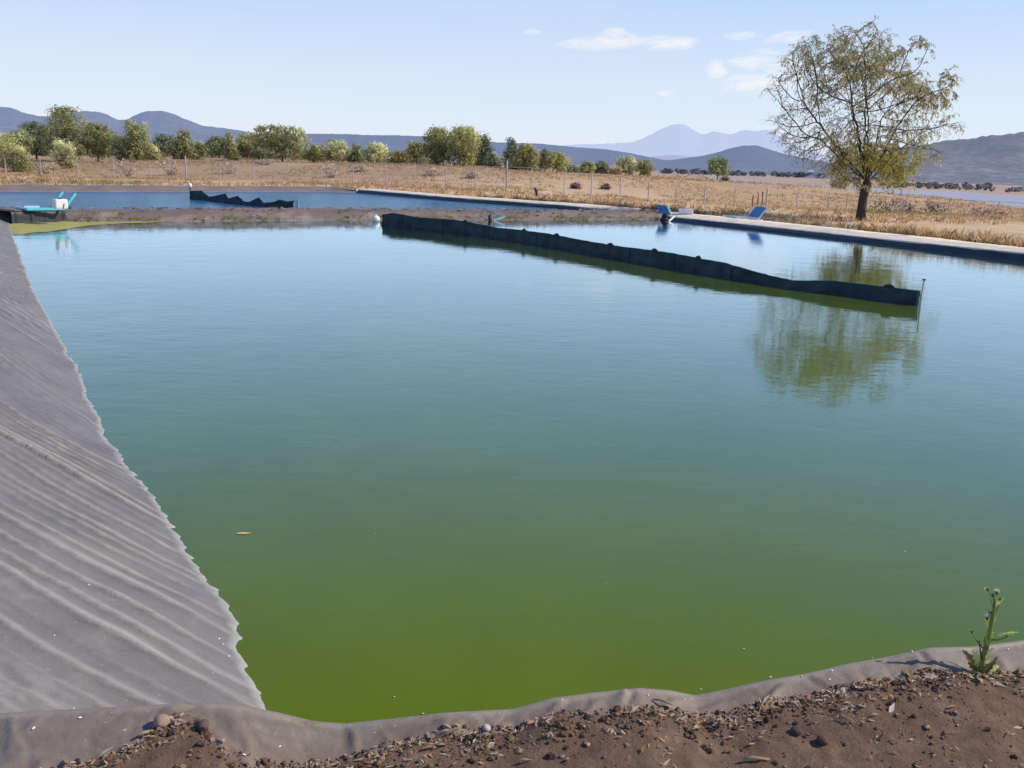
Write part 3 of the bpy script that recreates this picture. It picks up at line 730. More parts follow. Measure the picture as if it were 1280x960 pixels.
frame_thing('raised_stand', 'turquoise open frame with two raised arms on the dark pier', 'frame', fa, axf, ayf, ZT, (fb-fa).length, 1.05, 0, .55, ('turq', 'paleblue'), None, 'turq', None, .075, .62)
wb = W(72, 261.5, ZT+.05); root = empty('white_tank', (wb.x, wb.y+.18, ZT+.04), math.atan2(axf.y, axf.x)); tag(root, 'white plastic tank sitting on the turquoise frame at far left', 'tank')
mb = MB(); mb.box((0, 0, .155), (.35, .30, .28), None, None, 0, .04); mb.build('body', M['white'], root, False)
mb = MB(); mb.tube([(0, 0, .29), (0, 0, .335)], .05, 10); mb.build('cap', M['black'], root)
mb = MB(); mb.tube([(.03, -.155, .02), (.05, -.165, .12), (.06, -.158, .17)], .012, 6); mb.build('strap', M['rock'], root)
# V shaped rails at the embankment foot
vo = W(631, 273); root = empty('rail_bracket', (vo.x, vo.y, 0)); tag(root, 'small turquoise V shaped bracket lying at the foot of the embankment', 'bracket')
tip = P(631, 271, 36.95)-vo; tl = P(616, 266.2, 37.0)-vo; bl_ = P(617, 275.2, 36.8)-vo
mb = MB(); beam(mb, tl, tip, .055); mb.build('rail', M['turq'], root); mb = MB(); beam(mb, bl_, tip, .055); mb.build('rail', M['paleblue'], root)
q = W(612.5, 276); mb = MB(); mb.tube([(0, -.10, -.05), (0, -.02, .06), (0, .03, .14), (0, .10, .16)], [.06, .075, .07, .055], 10)
tag(mb.build('pipe_end', M['black'], None, True, (q.x, q.y, .02)), 'black pipe end poking from the embankment beside the turquoise bracket', 'pipe')
# blue board by the corner
zb = .235
fa = W(826, 268, zb); fb = W(833.5, 264.5, zb); rt = (RW[4]-RW[3]).normalized(); 
axb = Vector((-.93, .10, 0)).normalized(); ayb = Vector((.0, 1, 0))
def panel_stand(name, label, ax_px, bx_px, z, D_extra, lean_px, ph, armmat):
    pass
# right stand: horizontal white rail from (920,272) to (951,273), arms rising to the right, blue panel
fa = W(921, 271.6, zb+.05); fb = W(949, 273.2, zb+.05); axr = (fb-fa).normalized(); ayr = Vector((-axr.y, axr.x, 0)); ayr = (ayr+axr*-1.15).normalized()
frame_thing('tilted_board', 'blue tilted board on white rails, right of the white box on the path', 'board', fa, axr, ayr, zb+.05, (fb-fa).length, .85, 0, .52, ('white', 'paleblue'), 'bluepanel', 'paleblue', 'white', .06, 1.0, 56)
# left stand: seen nearly end on, panel leaning left-away
fo = W(839, 268.5, zb); root = empty('tilted_board', (fo.x, fo.y, zb)); tag(root, 'blue leaning board with one pale arm at the pond corner, left of white box', 'board')
axl = Vector((-.35, .0, .94)).normalized(); ayl = Vector((-1, .35, 0)).normalized()
mb = MB(); beam(mb, (0, 0, 0), Vector((-.17, .1, .36)), .06); mb.build('arm', M['paleblue'], root)
mb = MB(); bb = Vector((-.06, .06, .03)); e1 = Vector((-.40, .12, .03)); e2 = Vector((-.15, .1, .33))
vs = [bb, bb+e1, bb+e1+e2, bb+e2]; nn = e1.cross(e2).normalized()*.02
mb.add([v-nn for v in vs]+[v+nn for v in vs], [(0, 1, 2, 3), (7, 6, 5, 4), (0, 4, 5, 1), (1, 5, 6, 2), (2, 6, 7, 3), (3, 7, 4, 0)]); mb.build('panel', M['bluepanel'], root)
mb = MB(); a = W(836, 276.5, .02)-Vector((fo.x, fo.y, zb)); b = W(843, 270.5, .17)-Vector((fo.x, fo.y, zb)); beam(mb, a, b, .06); mb.build('rail', M['white'], root)
q = W(831, 275); mb = MB(); mb.tube([(.1, .35, .17), (.03, .1, .15), (0, -.08, .12)], [.15, .15, .14], 14, cap=True); mb.tube([(-.16, 0, .04), (-.05, -.1, .02), (.1, -.12, .03)], .07, 8)
tag(mb.build('drain_pipe', M['black'], None, True, (q.x, q.y, 0)), 'black drain pipe mouth in the pond corner under the leaning blue board', 'pipe')
q = W(858, 267.5, .24); root = empty('white_box', (q.x, q.y+.15, .235), D2R(-8)); tag(root, 'long white box lying on the concrete path between the two blue boards', 'box')
mb = MB(); mb.box((0, 0, .10), (.62, .30, .18), None, None, 0, .03); mb.build('body', M['white'], root)
mb = MB(); mb.box((0, 0, .195), (.64, .32, .025), None, None, 0, .01); mb.build('lid', M['white'], root)
# white / blue scraps by the tree foot
q = W(1058, 284.5, .22); root = empty('tilted_board', (q.x, q.y, gh(q.x, q.y))); tag(root, 'small white and blue leaning board in the straw left of the big trunk', 'board')
mb = MB(); beam(mb, (-.10, 0, -.02), (.06, .05, .30), .10, .03); mb.build('arm', M['white'], root); mb = MB(); beam(mb, (-.03, .06, 0), (.12, .1, .26), .12, .02); mb.build('panel', M['bluepanel'], root)
for (px, py, lab) in ((1033, 281, 'pale wood scrap leaning in the straw, left of the small leaning board'), (1025, 284, 'low pale stone in straw at left end of the straw row')):
    q = W(px, py, .22); mb = MB(); beam(mb, (-.12, 0, .0), (.12, .03, .16 if 'wood' in lab else .04), .09); o = mb.build('wood_scrap' if 'wood' in lab else 'pale_stone', M['concrete'], None, False, (q.x, q.y, gh(q.x, q.y)+.02)); tag(o, lab, 'scrap' if 'wood' in lab else 'stone')
q = P(671, 243, 62); g0 = gh(q.x, q.y); mb = MB(); mb.tube([(0, 0, -.1), (-.02, 0, .25), (-.12, 0, .5), (-.16, 0, .56)], [.09, .10, .07, .03], 7); mb.tube([(-.02, 0, .25), (.1, 0, .5)], [.05, .02], 5)
tag(mb.build('tree_stump', M['bark_far'], None, True, (q.x, q.y, g0)), 'short dark leaning stump in dry grass beyond the right curb', 'stump')
q = W(1216, 301.5, .22); root = empty('bottle', (q.x, q.y, .235)); tag(root, 'small green plastic bottle among the straw on the right path edge', 'bottle')
mb = MB(); mb.tube([(0, 0, 0), (0, 0, .16), (0, 0, .21), (0, 0, .26)], [.05, .05, .03, .018], 10); mb.build('body', M['mint'], root, True); mb = MB(); mb.tube([(0, 0, .26), (0, 0, .29)], .02, 8); mb.build('cap', M['turq'], root)

# ------------------------------------------------------------------ fence
POSTS = [-40, 8, 52, 98, 143, 188, 233, 275, 317, 360, 402, 441, 482, 519, 557, 594, 633, 664, 705, 739, 775, 810, 845, 880, 918, 957, 995, 1034, 1057, 1082, 1105, 1130, 1157, 1184, 1214, 1246, 1278, 1312]
fr_ = empty('wire_fence', (0, 80, 0)); tag(fr_, 'wire fence on pale concrete posts running behind the ponds across the dry field', 'fence')
tp = []
for px in POSTS:
    D = float(fence_dist(px)); q = P(px, fence_base(px), D); z = gh(q.x, q.y); H_ = 1.8; tall = px in (233, 633, 957)
    if px == 233: H_ = 2.2
    if px == 633: H_ = 2.3
    mb = MB(); w = .085 if not tall else .14
    ln = random.uniform(-.03, .03)
    mb.tube([(q.x, q.y-80, z-.3), (q.x+ln*.5, q.y-80, z+H_*.5), (q.x+ln, q.y-80, z+H_)], [w*.62, w*.6, w*.55], 6); mb.build('post', M['post'], fr_)
    tp.append((Vector((q.x, q.y-80, z)), 1.8))
for k, (fh, r) in enumerate(((.98, .016), (.80, .006), (.62, .006), (.45, .006), (.28, .006), (.12, .006))):
    mb = MB()
    mb.tube([p+Vector((0, 0, h*fh)) for p, h in tp], r, 4); mb.build('top_rail' if k == 0 else 'wire', M['wire'], fr_)
for k, (px, py) in enumerate(((940, 259), (946, 260), (951, 261))):
    D = 86-k; q = P(px, py, D); z = gh(q.x, q.y); mb = MB(); mb.tube([(0, 0, -.2), (.04*k, 0, .8), (.02, 0, 1.3+.15*k)], [.05, .045, .04], 6)
    tag(mb.build('fence_stake', M['bark_far'], None, False, (q.x, q.y, z)), 'thin wooden stake in the cluster by a fence post, behind the right blue board', 'stake', 'stakes in the dry field by the fence')

# ------------------------------------------------------------------ background trees
def jit(c, a, R): 
    f = 1+R.uniform(-a, a); return (c[0]*f*(1+R.uniform(-.12, .12)), c[1]*f*(1+R.uniform(-.06, .06)), c[2]*f*(1+R.uniform(-.2, .2)))
def leafcard(mb, p, n, s, col, R, asp=.55):
    n = n.normalized() if n.length > 1e-6 else Vector((0, 0, 1))
    t = n.cross(Vector((R.uniform(-1, 1), R.uniform(-1, 1), R.uniform(-1, 1))));
    if t.length < 1e-4: t = n.orthogonal()
    t.normalize(); b = n.cross(t); a = t*s; c = b*(s*asp)
    mb.add([p-a, p+c, p+a, p-c], [(0, 1, 2, 3)], col)
def bg_tree(px, py, D, wpx, ty, style, tint, label, seed, name='tree', cat='tree', group='trees beyond the fence', dens=1.0, bare=False):
    R = random.Random(seed); q = P(px, py, D); z = gh(q.x, q.y); top = P(px, ty, D).z; h = max(.5, top-z); w = wpx/FP*D*1.12; tint = tuple(c*2.35+.065 for c in tint)
    root = empty(name, (q.x, q.y, z)); tag(root, label, cat, group)
    tb = MB(); lb = MB()
    low = {'round': .20, 'bush': .02, 'willow': .12, 'cone': .10, 'lone': .32}[style]
    tr = max(.05, h*.022)
    lean = R.uniform(-.04, .04)*h
    if style != 'bush':
        tb.tube([(0, 0, -.2), (lean*.2, 0, h*.2), (lean*.5, 0, h*.45), (lean, 0, h*.75)], [tr*1.4, tr, tr*.75, tr*.3], 7)
    # lobes
    lobes = []; nl = {'round': 11, 'bush': 8, 'willow': 13, 'cone': 10, 'lone': 9}[style]
    for i in range(nl):
        u = (i+.5)/nl; th = i*2.4+R.uniform(-.4, .4)
        if style == 'cone': rad = .5*w*(1.05-u)**.5*R.uniform(.25, .75); zz = h*(low+(.86-low)*u); r = max(.22*w, w*.36*(1.12-u)**.7)
        elif style == 'willow': rad = .5*w*math.sin(math.pi*(.18+.72*u))*R.uniform(.35, .78); zz = h*(low+.08+(.86-low)*u); r = w*R.uniform(.19, .30)
        else: rad = .5*w*math.sin(math.pi*(.14+.76*u))*R.uniform(.4, .8); zz = h*(low+.10+(.80-low)*u); r = w*R.uniform(.20, .30)
        c = Vector((rad*math.cos(th)+lean*u, rad*math.sin(th)*.9, zz)); lobes.append((c, r, R.uniform(.72, 1.28)))
        if style != 'bush':
            mid = Vector((c.x*.4, c.y*.4, c.z*.62)); tb.tube([(lean*.3, 0, h*min(.5, low+.05)), mid, c], [tr*.5, tr*.32, tr*.12], 5)
    tot = sum(r*r for _, r, _ in lobes); ncl = int((300 if not bare else 120)*dens)
    sz = .20*(D/130)**.8*.9
    for c, r, lum in lobes:
        k = max(5, int(ncl*r*r/tot))
        for _ in range(k):
            d = Vector((R.gauss(0, 1), R.gauss(0, 1), R.gauss(0, 1))).normalized(); rr = r*(R.random()**.38)*R.choice((1, 1, 1, 1.12, 1.28))
            cc = c+Vector((d.x, d.y, d.z*.85 if style != 'willow' else d.z*1.05))*rr
            if cc.z < h*low*.55+.05: cc.z = h*low*.55+.05+R.random()*.2
            if abs(cc.x) > w*.56: cc.x *= .9
            if cc.z > h: cc.z = h-R.random()*.2
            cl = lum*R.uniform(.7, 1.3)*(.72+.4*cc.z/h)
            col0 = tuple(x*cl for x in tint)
            for _ in range(8 if not bare else 4):
                dn = Vector((R.gauss(0, 1), R.gauss(0, 1), R.gauss(0, 1)))
                pz = cc+dn*(sz*.95)
                if style in ('willow', 'cone'): pz.z -= abs(R.gauss(0, 1))*sz*1.4
                if pz.z < .03: pz.z = .03
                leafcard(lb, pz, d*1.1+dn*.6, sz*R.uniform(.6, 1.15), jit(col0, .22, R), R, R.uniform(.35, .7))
    if style == 'bush':
        for i in range(6): tb.tube([(R.uniform(-.1, .1), 0, -.1), lobes[i % len(lobes)][0]], [.03, .012], 4)
    tb.build('trunk' if style != 'bush' else 'stems', M['bark_far'], root, True)
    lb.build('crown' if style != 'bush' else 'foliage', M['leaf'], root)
    return root
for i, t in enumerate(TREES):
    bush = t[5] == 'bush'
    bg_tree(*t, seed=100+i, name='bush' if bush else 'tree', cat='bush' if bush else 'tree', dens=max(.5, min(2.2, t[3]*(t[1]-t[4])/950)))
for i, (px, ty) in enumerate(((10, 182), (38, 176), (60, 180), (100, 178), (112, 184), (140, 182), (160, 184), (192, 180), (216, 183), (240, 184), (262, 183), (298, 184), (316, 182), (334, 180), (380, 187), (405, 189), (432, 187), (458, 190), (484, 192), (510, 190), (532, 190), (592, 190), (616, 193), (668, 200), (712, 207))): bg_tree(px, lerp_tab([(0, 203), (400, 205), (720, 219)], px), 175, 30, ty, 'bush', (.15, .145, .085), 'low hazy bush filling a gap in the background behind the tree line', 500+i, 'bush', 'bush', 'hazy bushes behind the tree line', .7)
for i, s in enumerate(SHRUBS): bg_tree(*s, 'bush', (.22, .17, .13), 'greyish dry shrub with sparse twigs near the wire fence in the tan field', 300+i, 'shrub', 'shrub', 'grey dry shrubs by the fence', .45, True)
for i, s in enumerate(DSHRUBS): bg_tree(*s, 'bush', (.075, .05, .045), 'dark brown withered shrub low in the dry field beside the fence', 340+i, 'shrub', 'shrub', 'dark withered shrubs by the fence', .6, True)

# ------------------------------------------------------------------ the big tree (space colonisation)
def big_tree():
    R = random.Random(21); D = 45.0; q = P(1076, 274, D); z = gh(q.x, q.y); k = D/FP
    root = empty('tree', (q.x, q.y, z)); tag(root, 'big solitary tree with thin sparse crown on the bank right of the blue board', 'tree')
    sil = [(1058, 232), (1040, 212), (1012, 205), (985, 180), (958, 160), (960, 145), (990, 136), (978, 124), (957, 114), (962, 92), (992, 88), (984, 66), (1003, 50), (1018, 44), (1030, 56), (1048, 46), (1056, 26), (1078, 32), (1088, 52), (1098, 74), (1108, 60), (1120, 46), (1140, 62), (1140, 84), (1150, 92), (1164, 104), (1160, 128), (1148, 140), (1176, 156), (1180, 168), (1152, 172), (1160, 194), (1148, 200), (1140, 192), (1125, 205), (1110, 228), (1085, 235)]
    # silhouette in local metres (x, z); image axes turned upright
    def loc(px, py): v = P(px, py, D); return Vector((v.x-q.x, 0, v.z-z))
    poly = [Vector((v.x, v.z, 0)) for v in (loc(*s) for s in sil)]
    at = []
    while len(at) < 3400:
        x = R.uniform(-5, 5); zz = R.uniform(1.2, 9.8)
        if not inpoly(x, zz, poly): continue
        ds = segdist(x, zz, poly); xc = .2
        half = 3.4*math.sqrt(max(.02, 1-((zz-5.3)/4.6)**2))*math.sqrt(max(.05, 1-((x-xc)/4.6)**2))
        y = R.uniform(-half, half)
        rr = math.sqrt(((x-xc)/4.3)**2+(y/3.6)**2+((zz-4.8)/4.5)**2)
        if R.random() > .22+.9*rr**1.6: continue
        if zz < 2.4 and R.random() < .55: continue
        if noise.noise(Vector((x*.8+5, y*.8, zz*.8))) < -.06: continue
        at.append((x, y, zz))
    A = np.array(at)
    fork = Vector((.10, 0, 1.75)); nodes = [Vector((0, 0, -.25)), Vector((0, 0, 0)), Vector((-.02, 0, .5)), Vector((.0, 0, 1.0)), Vector((.04, 0, 1.4)), fork]; par = [-1, 0, 1, 2, 3, 4]
    # scaffold limbs measured on the photo
    for tgt in ((1000, 150, -.5), (1032, 128, 1.0), (1050, 118, -1.2), (1066, 108, .8), (1082, 90, -.4), (1103, 118, 1.2), (1125, 128, -1.0), (1155, 160, .4), (1022, 196, -.8), (1040, 90, -2.0), (1100, 80, 1.8), (1130, 110, 2.0), (1010, 110, 2.0)):
        t = loc(tgt[0], tgt[1]); t.y = tgt[2]; a = 5 if R.random() < .7 else 4; p = nodes[a].copy(); n = int((t-p).length/.24)
        side = t-p; start = p.copy()
        for i in range(1, n+1):
            u = i/n*.72
            w = start.lerp(t, u); w.z += .45*math.sin(u*math.pi)*-.25; w += Vector((R.gauss(0, .03), R.gauss(0, .03), R.gauss(0, .02)))
            w.z = start.z+(w.z-start.z)*(1.0)+.0
            nodes.append(w); par.append(a); a = len(nodes)-1
    X = np.array([n[:] for n in nodes]); alive = np.ones(len(A), bool)
    nd = np.full(len(A), 1e9); ni = np.zeros(len(A), int)
    def upd(i0):
        nonlocal nd, ni
        for i in range(i0, len(X)):
            d = ((A-X[i])**2).sum(1); m = d < nd; nd[m] = d[m]; ni[m] = i
    kids = {}
    upd(5); step = .15; dk = .205**2; di = 1.7**2
    for it in range(90):
        alive &= nd > dk
        use = alive & (nd < di)
        if not use.any(): break
        new = []; idx = np.where(use)[0]
        for n_ in np.unique(ni[idx]):
            sel = idx[ni[idx] == n_]; v = A[sel]-X[n_]; v /= np.linalg.norm(v, axis=1)[:, None]+1e-9; d = v.sum(0)
            p_ = par[n_]
            if p_ >= 0: d = d/ (np.linalg.norm(d)+1e-9)+.35*(X[n_]-X[p_])/(np.linalg.norm(X[n_]-X[p_])+1e-9)
            d += rng.normal(0, .10, 3); d[2] += .02
            d /= np.linalg.norm(d)+1e-9; q_ = X[n_]+d*step; ks = kids.setdefault(int(n_), [])
            if len(ks) >= 3 or any(((q_-k_)**2).sum() < .09**2 for k_ in ks): alive[sel] = False; continue
            ks.append(q_); new.append((n_, q_))
        if not new: continue
        i0 = len(X); X = np.vstack([X]+[p[None] for _, p in new]); par += [a for a, _ in new]
        upd(i0)
        if len(X) > 9000: break
    n = len(X); ch = [[] for _ in range(n)]
    for i in range(1, n): ch[par[i]].append(i)
    rad = np.zeros(n)
    for i in range(n-1, -1, -1):
        if not ch[i]: rad[i] = .0065
        else: rad[i] = sum(rad[c]**2.35 for c in ch[i])**(1/2.35)
    sc = .20/rad[2]; rad = np.where(rad > .03, rad*sc, rad) if sc < 1.6 else rad*1.3
    lim = np.arange(n) > 5; rad = np.where(lim & (rad > .02), .02+(rad-.02)*.52, rad); rad = np.where(lim, np.minimum(rad, .105), rad)
    rad = np.minimum(rad, .21); rad[0] = .30; rad[1] = .25; rad[2] = .20; rad[3] = .19; rad[4] = .20; rad[5] = .19
    tb = MB(); done = set(); stack = [(0, None)]
    # chains
    todo = [0]; 
    while todo:
        s = todo.pop(); chain = [s] if par[s] < 0 else [par[s], s]; cur = s
        while ch[cur]:
            c = max(ch[cur], key=lambda k_: rad[k_]); 
            for o_ in ch[cur]:
                if o_ != c: todo.append(o_)
            chain.append(c); cur = c
        rr = [float(rad[i]) for i in chain]
        if par[s] >= 0: rr[0] = rr[1]
        tb.tube([Vector(X[i]) for i in chain], rr, 8 if rr[0] > .06 else (5 if rr[0] > .02 else 3), cap=True)
    tb.build('trunk', M['bark'], root, True)
    # twigs and leaves
    lb = MB(); tw = MB()
    tips = [i for i in range(6, n) if rad[i] < .0125]
    # loose clumps with more leaf (photo: near the fork, upper middle, right)
    clumps = [(loc(1045, 75), 1.0, 1.5), (loc(1085, 80), .9, 1.7), (loc(1155, 105), .9, 2.2), (loc(1112, 82), .8, 1.5), (loc(1060, 40), .7, 1.0), (loc(1090, 205), 1.1, 1.6), (loc(1120, 212), 1.0, 1.6), (loc(1075, 190), .9, 1.3), (loc(1140, 140), .8, 1.0), (loc(1035, 110), .8, .8)]
    cols = [(.52, .47, .24), (.44, .45, .25), (.60, .51, .25), (.36, .38, .23), (.54, .43, .27)]
    def dens(p):
        d = max(.08, .33+.95*noise.noise(Vector((p.x*.75+2, p.y*.75, p.z*.75))))*(1 if p.x > -1.5 else .85)
        for c, r, kk in clumps:
            dd = math.hypot(p.x-c.x, p.z-c.z)/r
            d += kk*math.exp(-dd*dd)
        return d
    for i in tips:
        p = Vector(X[i]); d0 = dens(p); par_d = Vector(X[i])-Vector(X[par[i]])
        nt_ = 2 if R.random() < .5*d0 else 1
        for _ in range(nt_):
            L = R.uniform(.2, .48); dirv = (par_d.normalized()*.8+Vector((R.gauss(0, .6), R.gauss(0, .6), R.gauss(-.15, .4)))).normalized()
            pts = [p]; v = dirv.copy()
            for s_ in range(4): v = (v+Vector((-.10, 0, -.26))).normalized(); pts.append(pts[-1]+v*(L/4))
            tw.tube(pts, [.006, .005, .004, .003, .002], 3, cap=False)
            nl = int(R.uniform(3.0, 8.5)*d0+.5)
            c0 = R.choice(cols); lum = R.uniform(.7, 1.35)
            if p.z < 3.3 and d0 > 1.2: c0 = (.50, .46, .15)
            for _ in range(nl):
                u = R.uniform(.1, 1)*4; a = int(min(3, u)); pp = pts[a].lerp(pts[a+1], u-a)+Vector((R.gauss(0, .02), R.gauss(0, .02), R.gauss(0, .02)))
                ld = (v*.7+Vector((R.gauss(-.1, .5), R.gauss(0, .5), R.gauss(-.55, .4)))).normalized(); ll = R.uniform(.09, .18); sd = ld.cross(Vector((R.gauss(0, 1), R.gauss(0, 1), R.gauss(0, 1)))).normalized()*(ll*.14)
                lb.add([pp, pp+ld*ll*.45+sd, pp+ld*ll, pp+ld*ll*.45-sd], [(0, 1, 2, 3)], jit(tuple(x*lum for x in c0), .2, R))
    # shoots sprouting thickly round the fork
    for _ in range(260):
        a = R.choice([loc(1075, 200), loc(1095, 205), loc(1112, 208), loc(1125, 220), loc(1085, 185), loc(1060, 195), loc(1100, 225)]); p = a+Vector((R.gauss(0, .30), R.gauss(0, .55), R.gauss(0, .32)))
        pts = [p]; v = Vector((R.gauss(.15, .5), R.gauss(0, .5), R.gauss(.4, .4))).normalized(); L = R.uniform(.4, .9)
        for s_ in range(4): v = (v+Vector((.03, 0, -.32))).normalized(); pts.append(pts[-1]+v*(L/4))
        tw.tube(pts, [.006, .005, .004, .003, .002], 3, cap=False); lum = R.uniform(.65, 1.25)
        for _ in range(R.randint(6, 11)):
            u = R.uniform(.1, 1)*4; k_ = int(min(3, u)); pp = pts[k_].lerp(pts[k_+1], u-k_)
            ld = (v*.6+Vector((R.gauss(0, .5), R.gauss(0, .5), R.gauss(-.5, .4)))).normalized(); ll = R.uniform(.07, .15); sd = ld.cross(Vector((R.gauss(0, 1), R.gauss(0, 1), R.gauss(0, 1)))).normalized()*(ll*.18)
            lb.add([pp, pp+ld*ll*.45+sd, pp+ld*ll, pp+ld*ll*.45-sd], [(0, 1, 2, 3)], jit(tuple(x*lum for x in (.50, .45, .15)), .22, R))
    lb.build('crown', M['leaf'], root); tw.build('twigs', M['bark'], root)
    print('big tree nodes', n, 'tips', len(tips), 'leaves', len(lb.f))
big_tree()

# ------------------------------------------------------------------ dry grass
def blade(mb, p, h, w, col, R, lean=.4):
    d = Vector((R.gauss(0, lean), R.gauss(0, lean), 1)); s = Vector((R.uniform(-1, 1), R.uniform(-.4, .4), 0)).normalized()*w
    m = p+d*h*.55; t = p+d*h+Vector((d.x*h*.5, d.y*h*.5, -.06*h))
    mb.add([p-s, p+s, m+s*.7, t, m-s*.7], [(0, 1, 2, 3, 4)], col)
def dry_field():
    R = random.Random(3); mb = MB(); c0 = (.60, .41, .23)
    xs = []; 
    while len(xs) < 17000:
        D = R.uniform(33, 128) if R.random() < .72 else R.uniform(95, 300); px = R.uniform(-30, 1310); x = (px-640)/FP*D
        if D < 72 and (inpoly(x, D, hole_pts) or segdist(x, D, hole_pts) < 2.2): continue
        if nz(x*.06, D*.06, 1, 3) < -.28: continue
        xs.append((x, D))
    zs = np.concatenate([hterr([a[0] for a in xs[i:i+3000]], [a[1] for a in xs[i:i+3000]]) for i in range(0, len(xs), 3000)])
    for (x, y), z in zip(xs, zs):
        lum = R.uniform(.6, 1.35); col = (c0[0]*lum, c0[1]*lum*R.uniform(.92, 1.06), c0[2]*lum*R.uniform(.8, 1.15))
        if nz(x*.1, y*.1, 5, 2) > .35: col = (col[0]*.62, col[1]*.78, col[2]*.5)
        for _ in range(4): blade(mb, Vector((x+R.gauss(0, .12), y+R.gauss(0, .12), z-.02)), R.uniform(.08, .30)*max(1, y/110), .025*max(1, y/90), jit(col, .15, R), R)
    tag(mb.build('dry_grass', M['straw']), 'tan dry grass covering the field behind the ponds', 'grass', kind='stuff')
dry_field()
def straw_row():
    R = random.Random(9); mb = MB()
    for i, (p, n) in enumerate(zip(rw, rn)):
        px = 640+FP*p.x/p.y
        for _ in range(7 if p.y < 34 else 5):
            o = 1.62+abs(R.gauss(0, .55)); q = p+n*o; q.x += R.uniform(-.15, .15); q.y += R.uniform(-.15, .15); z = gh(q.x, q.y)
            dens = nz(i*.22, o, 2, 3)
            if p.y < 34: hh = R.uniform(.28, .62); col = (.78, .55, .27)
            elif p.y < 40: hh = R.uniform(.06, .22); col = (.33, .23, .14)
            elif p.y < 53: hh = R.uniform(.16, .46); col = (.42, .27, .14)
            else: hh = R.uniform(.06, .2); col = (.34, .22, .13)
            if dens < -.22: continue
            lum = R.uniform(.45, 1.2)
            for _ in range(13): blade(mb, Vector((q.x+R.gauss(0, .06), q.y+R.gauss(0, .06), z-.03)), hh*R.uniform(.5, 1.1), .016, jit(tuple(c*lum for c in col), .3, R), R, .26)
            if R.random() < .35:
                for _ in range(10): blade(mb, Vector((q.x+R.gauss(0, .09), q.y+R.gauss(0, .09), z-.03)), hh*R.uniform(.3, .6), .03, jit((.055, .04, .035), .3, R), R, .4)
    tag(mb.build('dry_straw', M['straw']), 'row of dry straw clumps standing along the outer edge of the path', 'straw', kind='stuff')
    mb = MB()
    for i, (p, n) in enumerate(zip(dl, dn)):
        for _ in range(5):
            a = R.choice((R.uniform(.0, .22), R.uniform(.1, .9), R.uniform(.7, 2.0))); q = p+n*a; z = .02+min(.30, a*.45)
            if nz(i*.08, a*2, 9, 3) < (-.25 if a < .22 else -.05): continue
            g_ = a < .22; col = (.33, .31, .11) if g_ else R.choice(((.40, .32, .20), (.25, .17, .10), (.5, .45, .38), (.13, .10, .08)))
            for _ in range(5): blade(mb, Vector((q.x+R.gauss(0, .05), q.y+R.gauss(0, .05), z)), R.uniform(.02, .075), .022, jit(col, .25, R), R, .9)
    tag(mb.build('bank_grass', M['straw']), 'short green and straw coloured grass on the embankment between the ponds', 'grass', kind='stuff')
straw_row()

# ------------------------------------------------------------------ hills
def hill(name, D, prof, zbase, mat, depth=.35, rough=.02, seed=0, ext=True, nrow=26, wob=1.6):
    px0, px1 = prof[0][0], prof[-1][0]; ncol = int((px1-px0)/3.0)
    xs = np.linspace(px0, px1, ncol+1); xp = [p[0] for p in prof]; yp = [p[1] for p in prof]
    ys = np.interp(xs, xp, yp)
    for _ in range(3): ys[1:-1] = (ys[:-2]+2*ys[1:-1]+ys[2:])/4
    rows = []
    for i, px in enumerate(xs):
        py = ys[i]+.9*nz(px*.02, seed, 0, 4)+(.9 if D > 15000 else .5)*nz(px*.16, seed, 3, 4); top = P(px, py, D); H = top.z-zbase; row = []
        for j in range(nrow):
            u = j/(nrow-1)*1.25
            Y = D*(1-depth*(1-u)); f = math.sin(min(1, u)*math.pi/2)**1.15 if u <= 1 else math.cos((u-1)/.25*math.pi/2*.98)
            x = top.x/D*Y
            rv = nz(x/D*14, u*2.2, seed, 5, .8)
            zz = zbase+H*f+H*rv*.16*math.sin(min(1, u)*math.pi)*wob
            row.append(Vector((x, Y, zz)))
        rows.append(row)
    o = strip(rows, name, mat); tag(o, kind='structure'); return o
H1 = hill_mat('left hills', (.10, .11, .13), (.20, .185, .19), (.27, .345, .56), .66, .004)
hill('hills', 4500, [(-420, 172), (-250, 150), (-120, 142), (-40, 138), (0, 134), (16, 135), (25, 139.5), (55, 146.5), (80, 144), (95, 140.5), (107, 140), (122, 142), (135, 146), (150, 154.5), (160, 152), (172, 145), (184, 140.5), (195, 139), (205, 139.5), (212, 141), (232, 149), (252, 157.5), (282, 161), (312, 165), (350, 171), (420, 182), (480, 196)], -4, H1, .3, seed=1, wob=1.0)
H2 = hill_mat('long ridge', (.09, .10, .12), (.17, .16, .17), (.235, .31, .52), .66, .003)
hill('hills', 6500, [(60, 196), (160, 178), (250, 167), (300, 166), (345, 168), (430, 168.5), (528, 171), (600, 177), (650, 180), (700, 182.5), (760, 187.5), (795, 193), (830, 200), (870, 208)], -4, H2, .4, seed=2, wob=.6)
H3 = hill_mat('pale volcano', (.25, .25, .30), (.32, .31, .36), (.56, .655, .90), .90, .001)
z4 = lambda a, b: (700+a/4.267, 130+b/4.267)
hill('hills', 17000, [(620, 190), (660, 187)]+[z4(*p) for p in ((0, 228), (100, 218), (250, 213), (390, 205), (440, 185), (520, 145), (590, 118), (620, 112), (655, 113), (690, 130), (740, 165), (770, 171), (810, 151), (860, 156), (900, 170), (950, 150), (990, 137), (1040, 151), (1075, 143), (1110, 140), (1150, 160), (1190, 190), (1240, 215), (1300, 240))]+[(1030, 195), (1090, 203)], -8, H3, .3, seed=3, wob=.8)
hill('hills', 12000, [(790, 206), (815, 196), (840, 193), (870, 197), (900, 205)], -8, hill_mat('pale foothill', (.2, .2, .26), (.25, .25, .3), (.47, .52, .72), .85, .002), .2, seed=8, wob=.4)
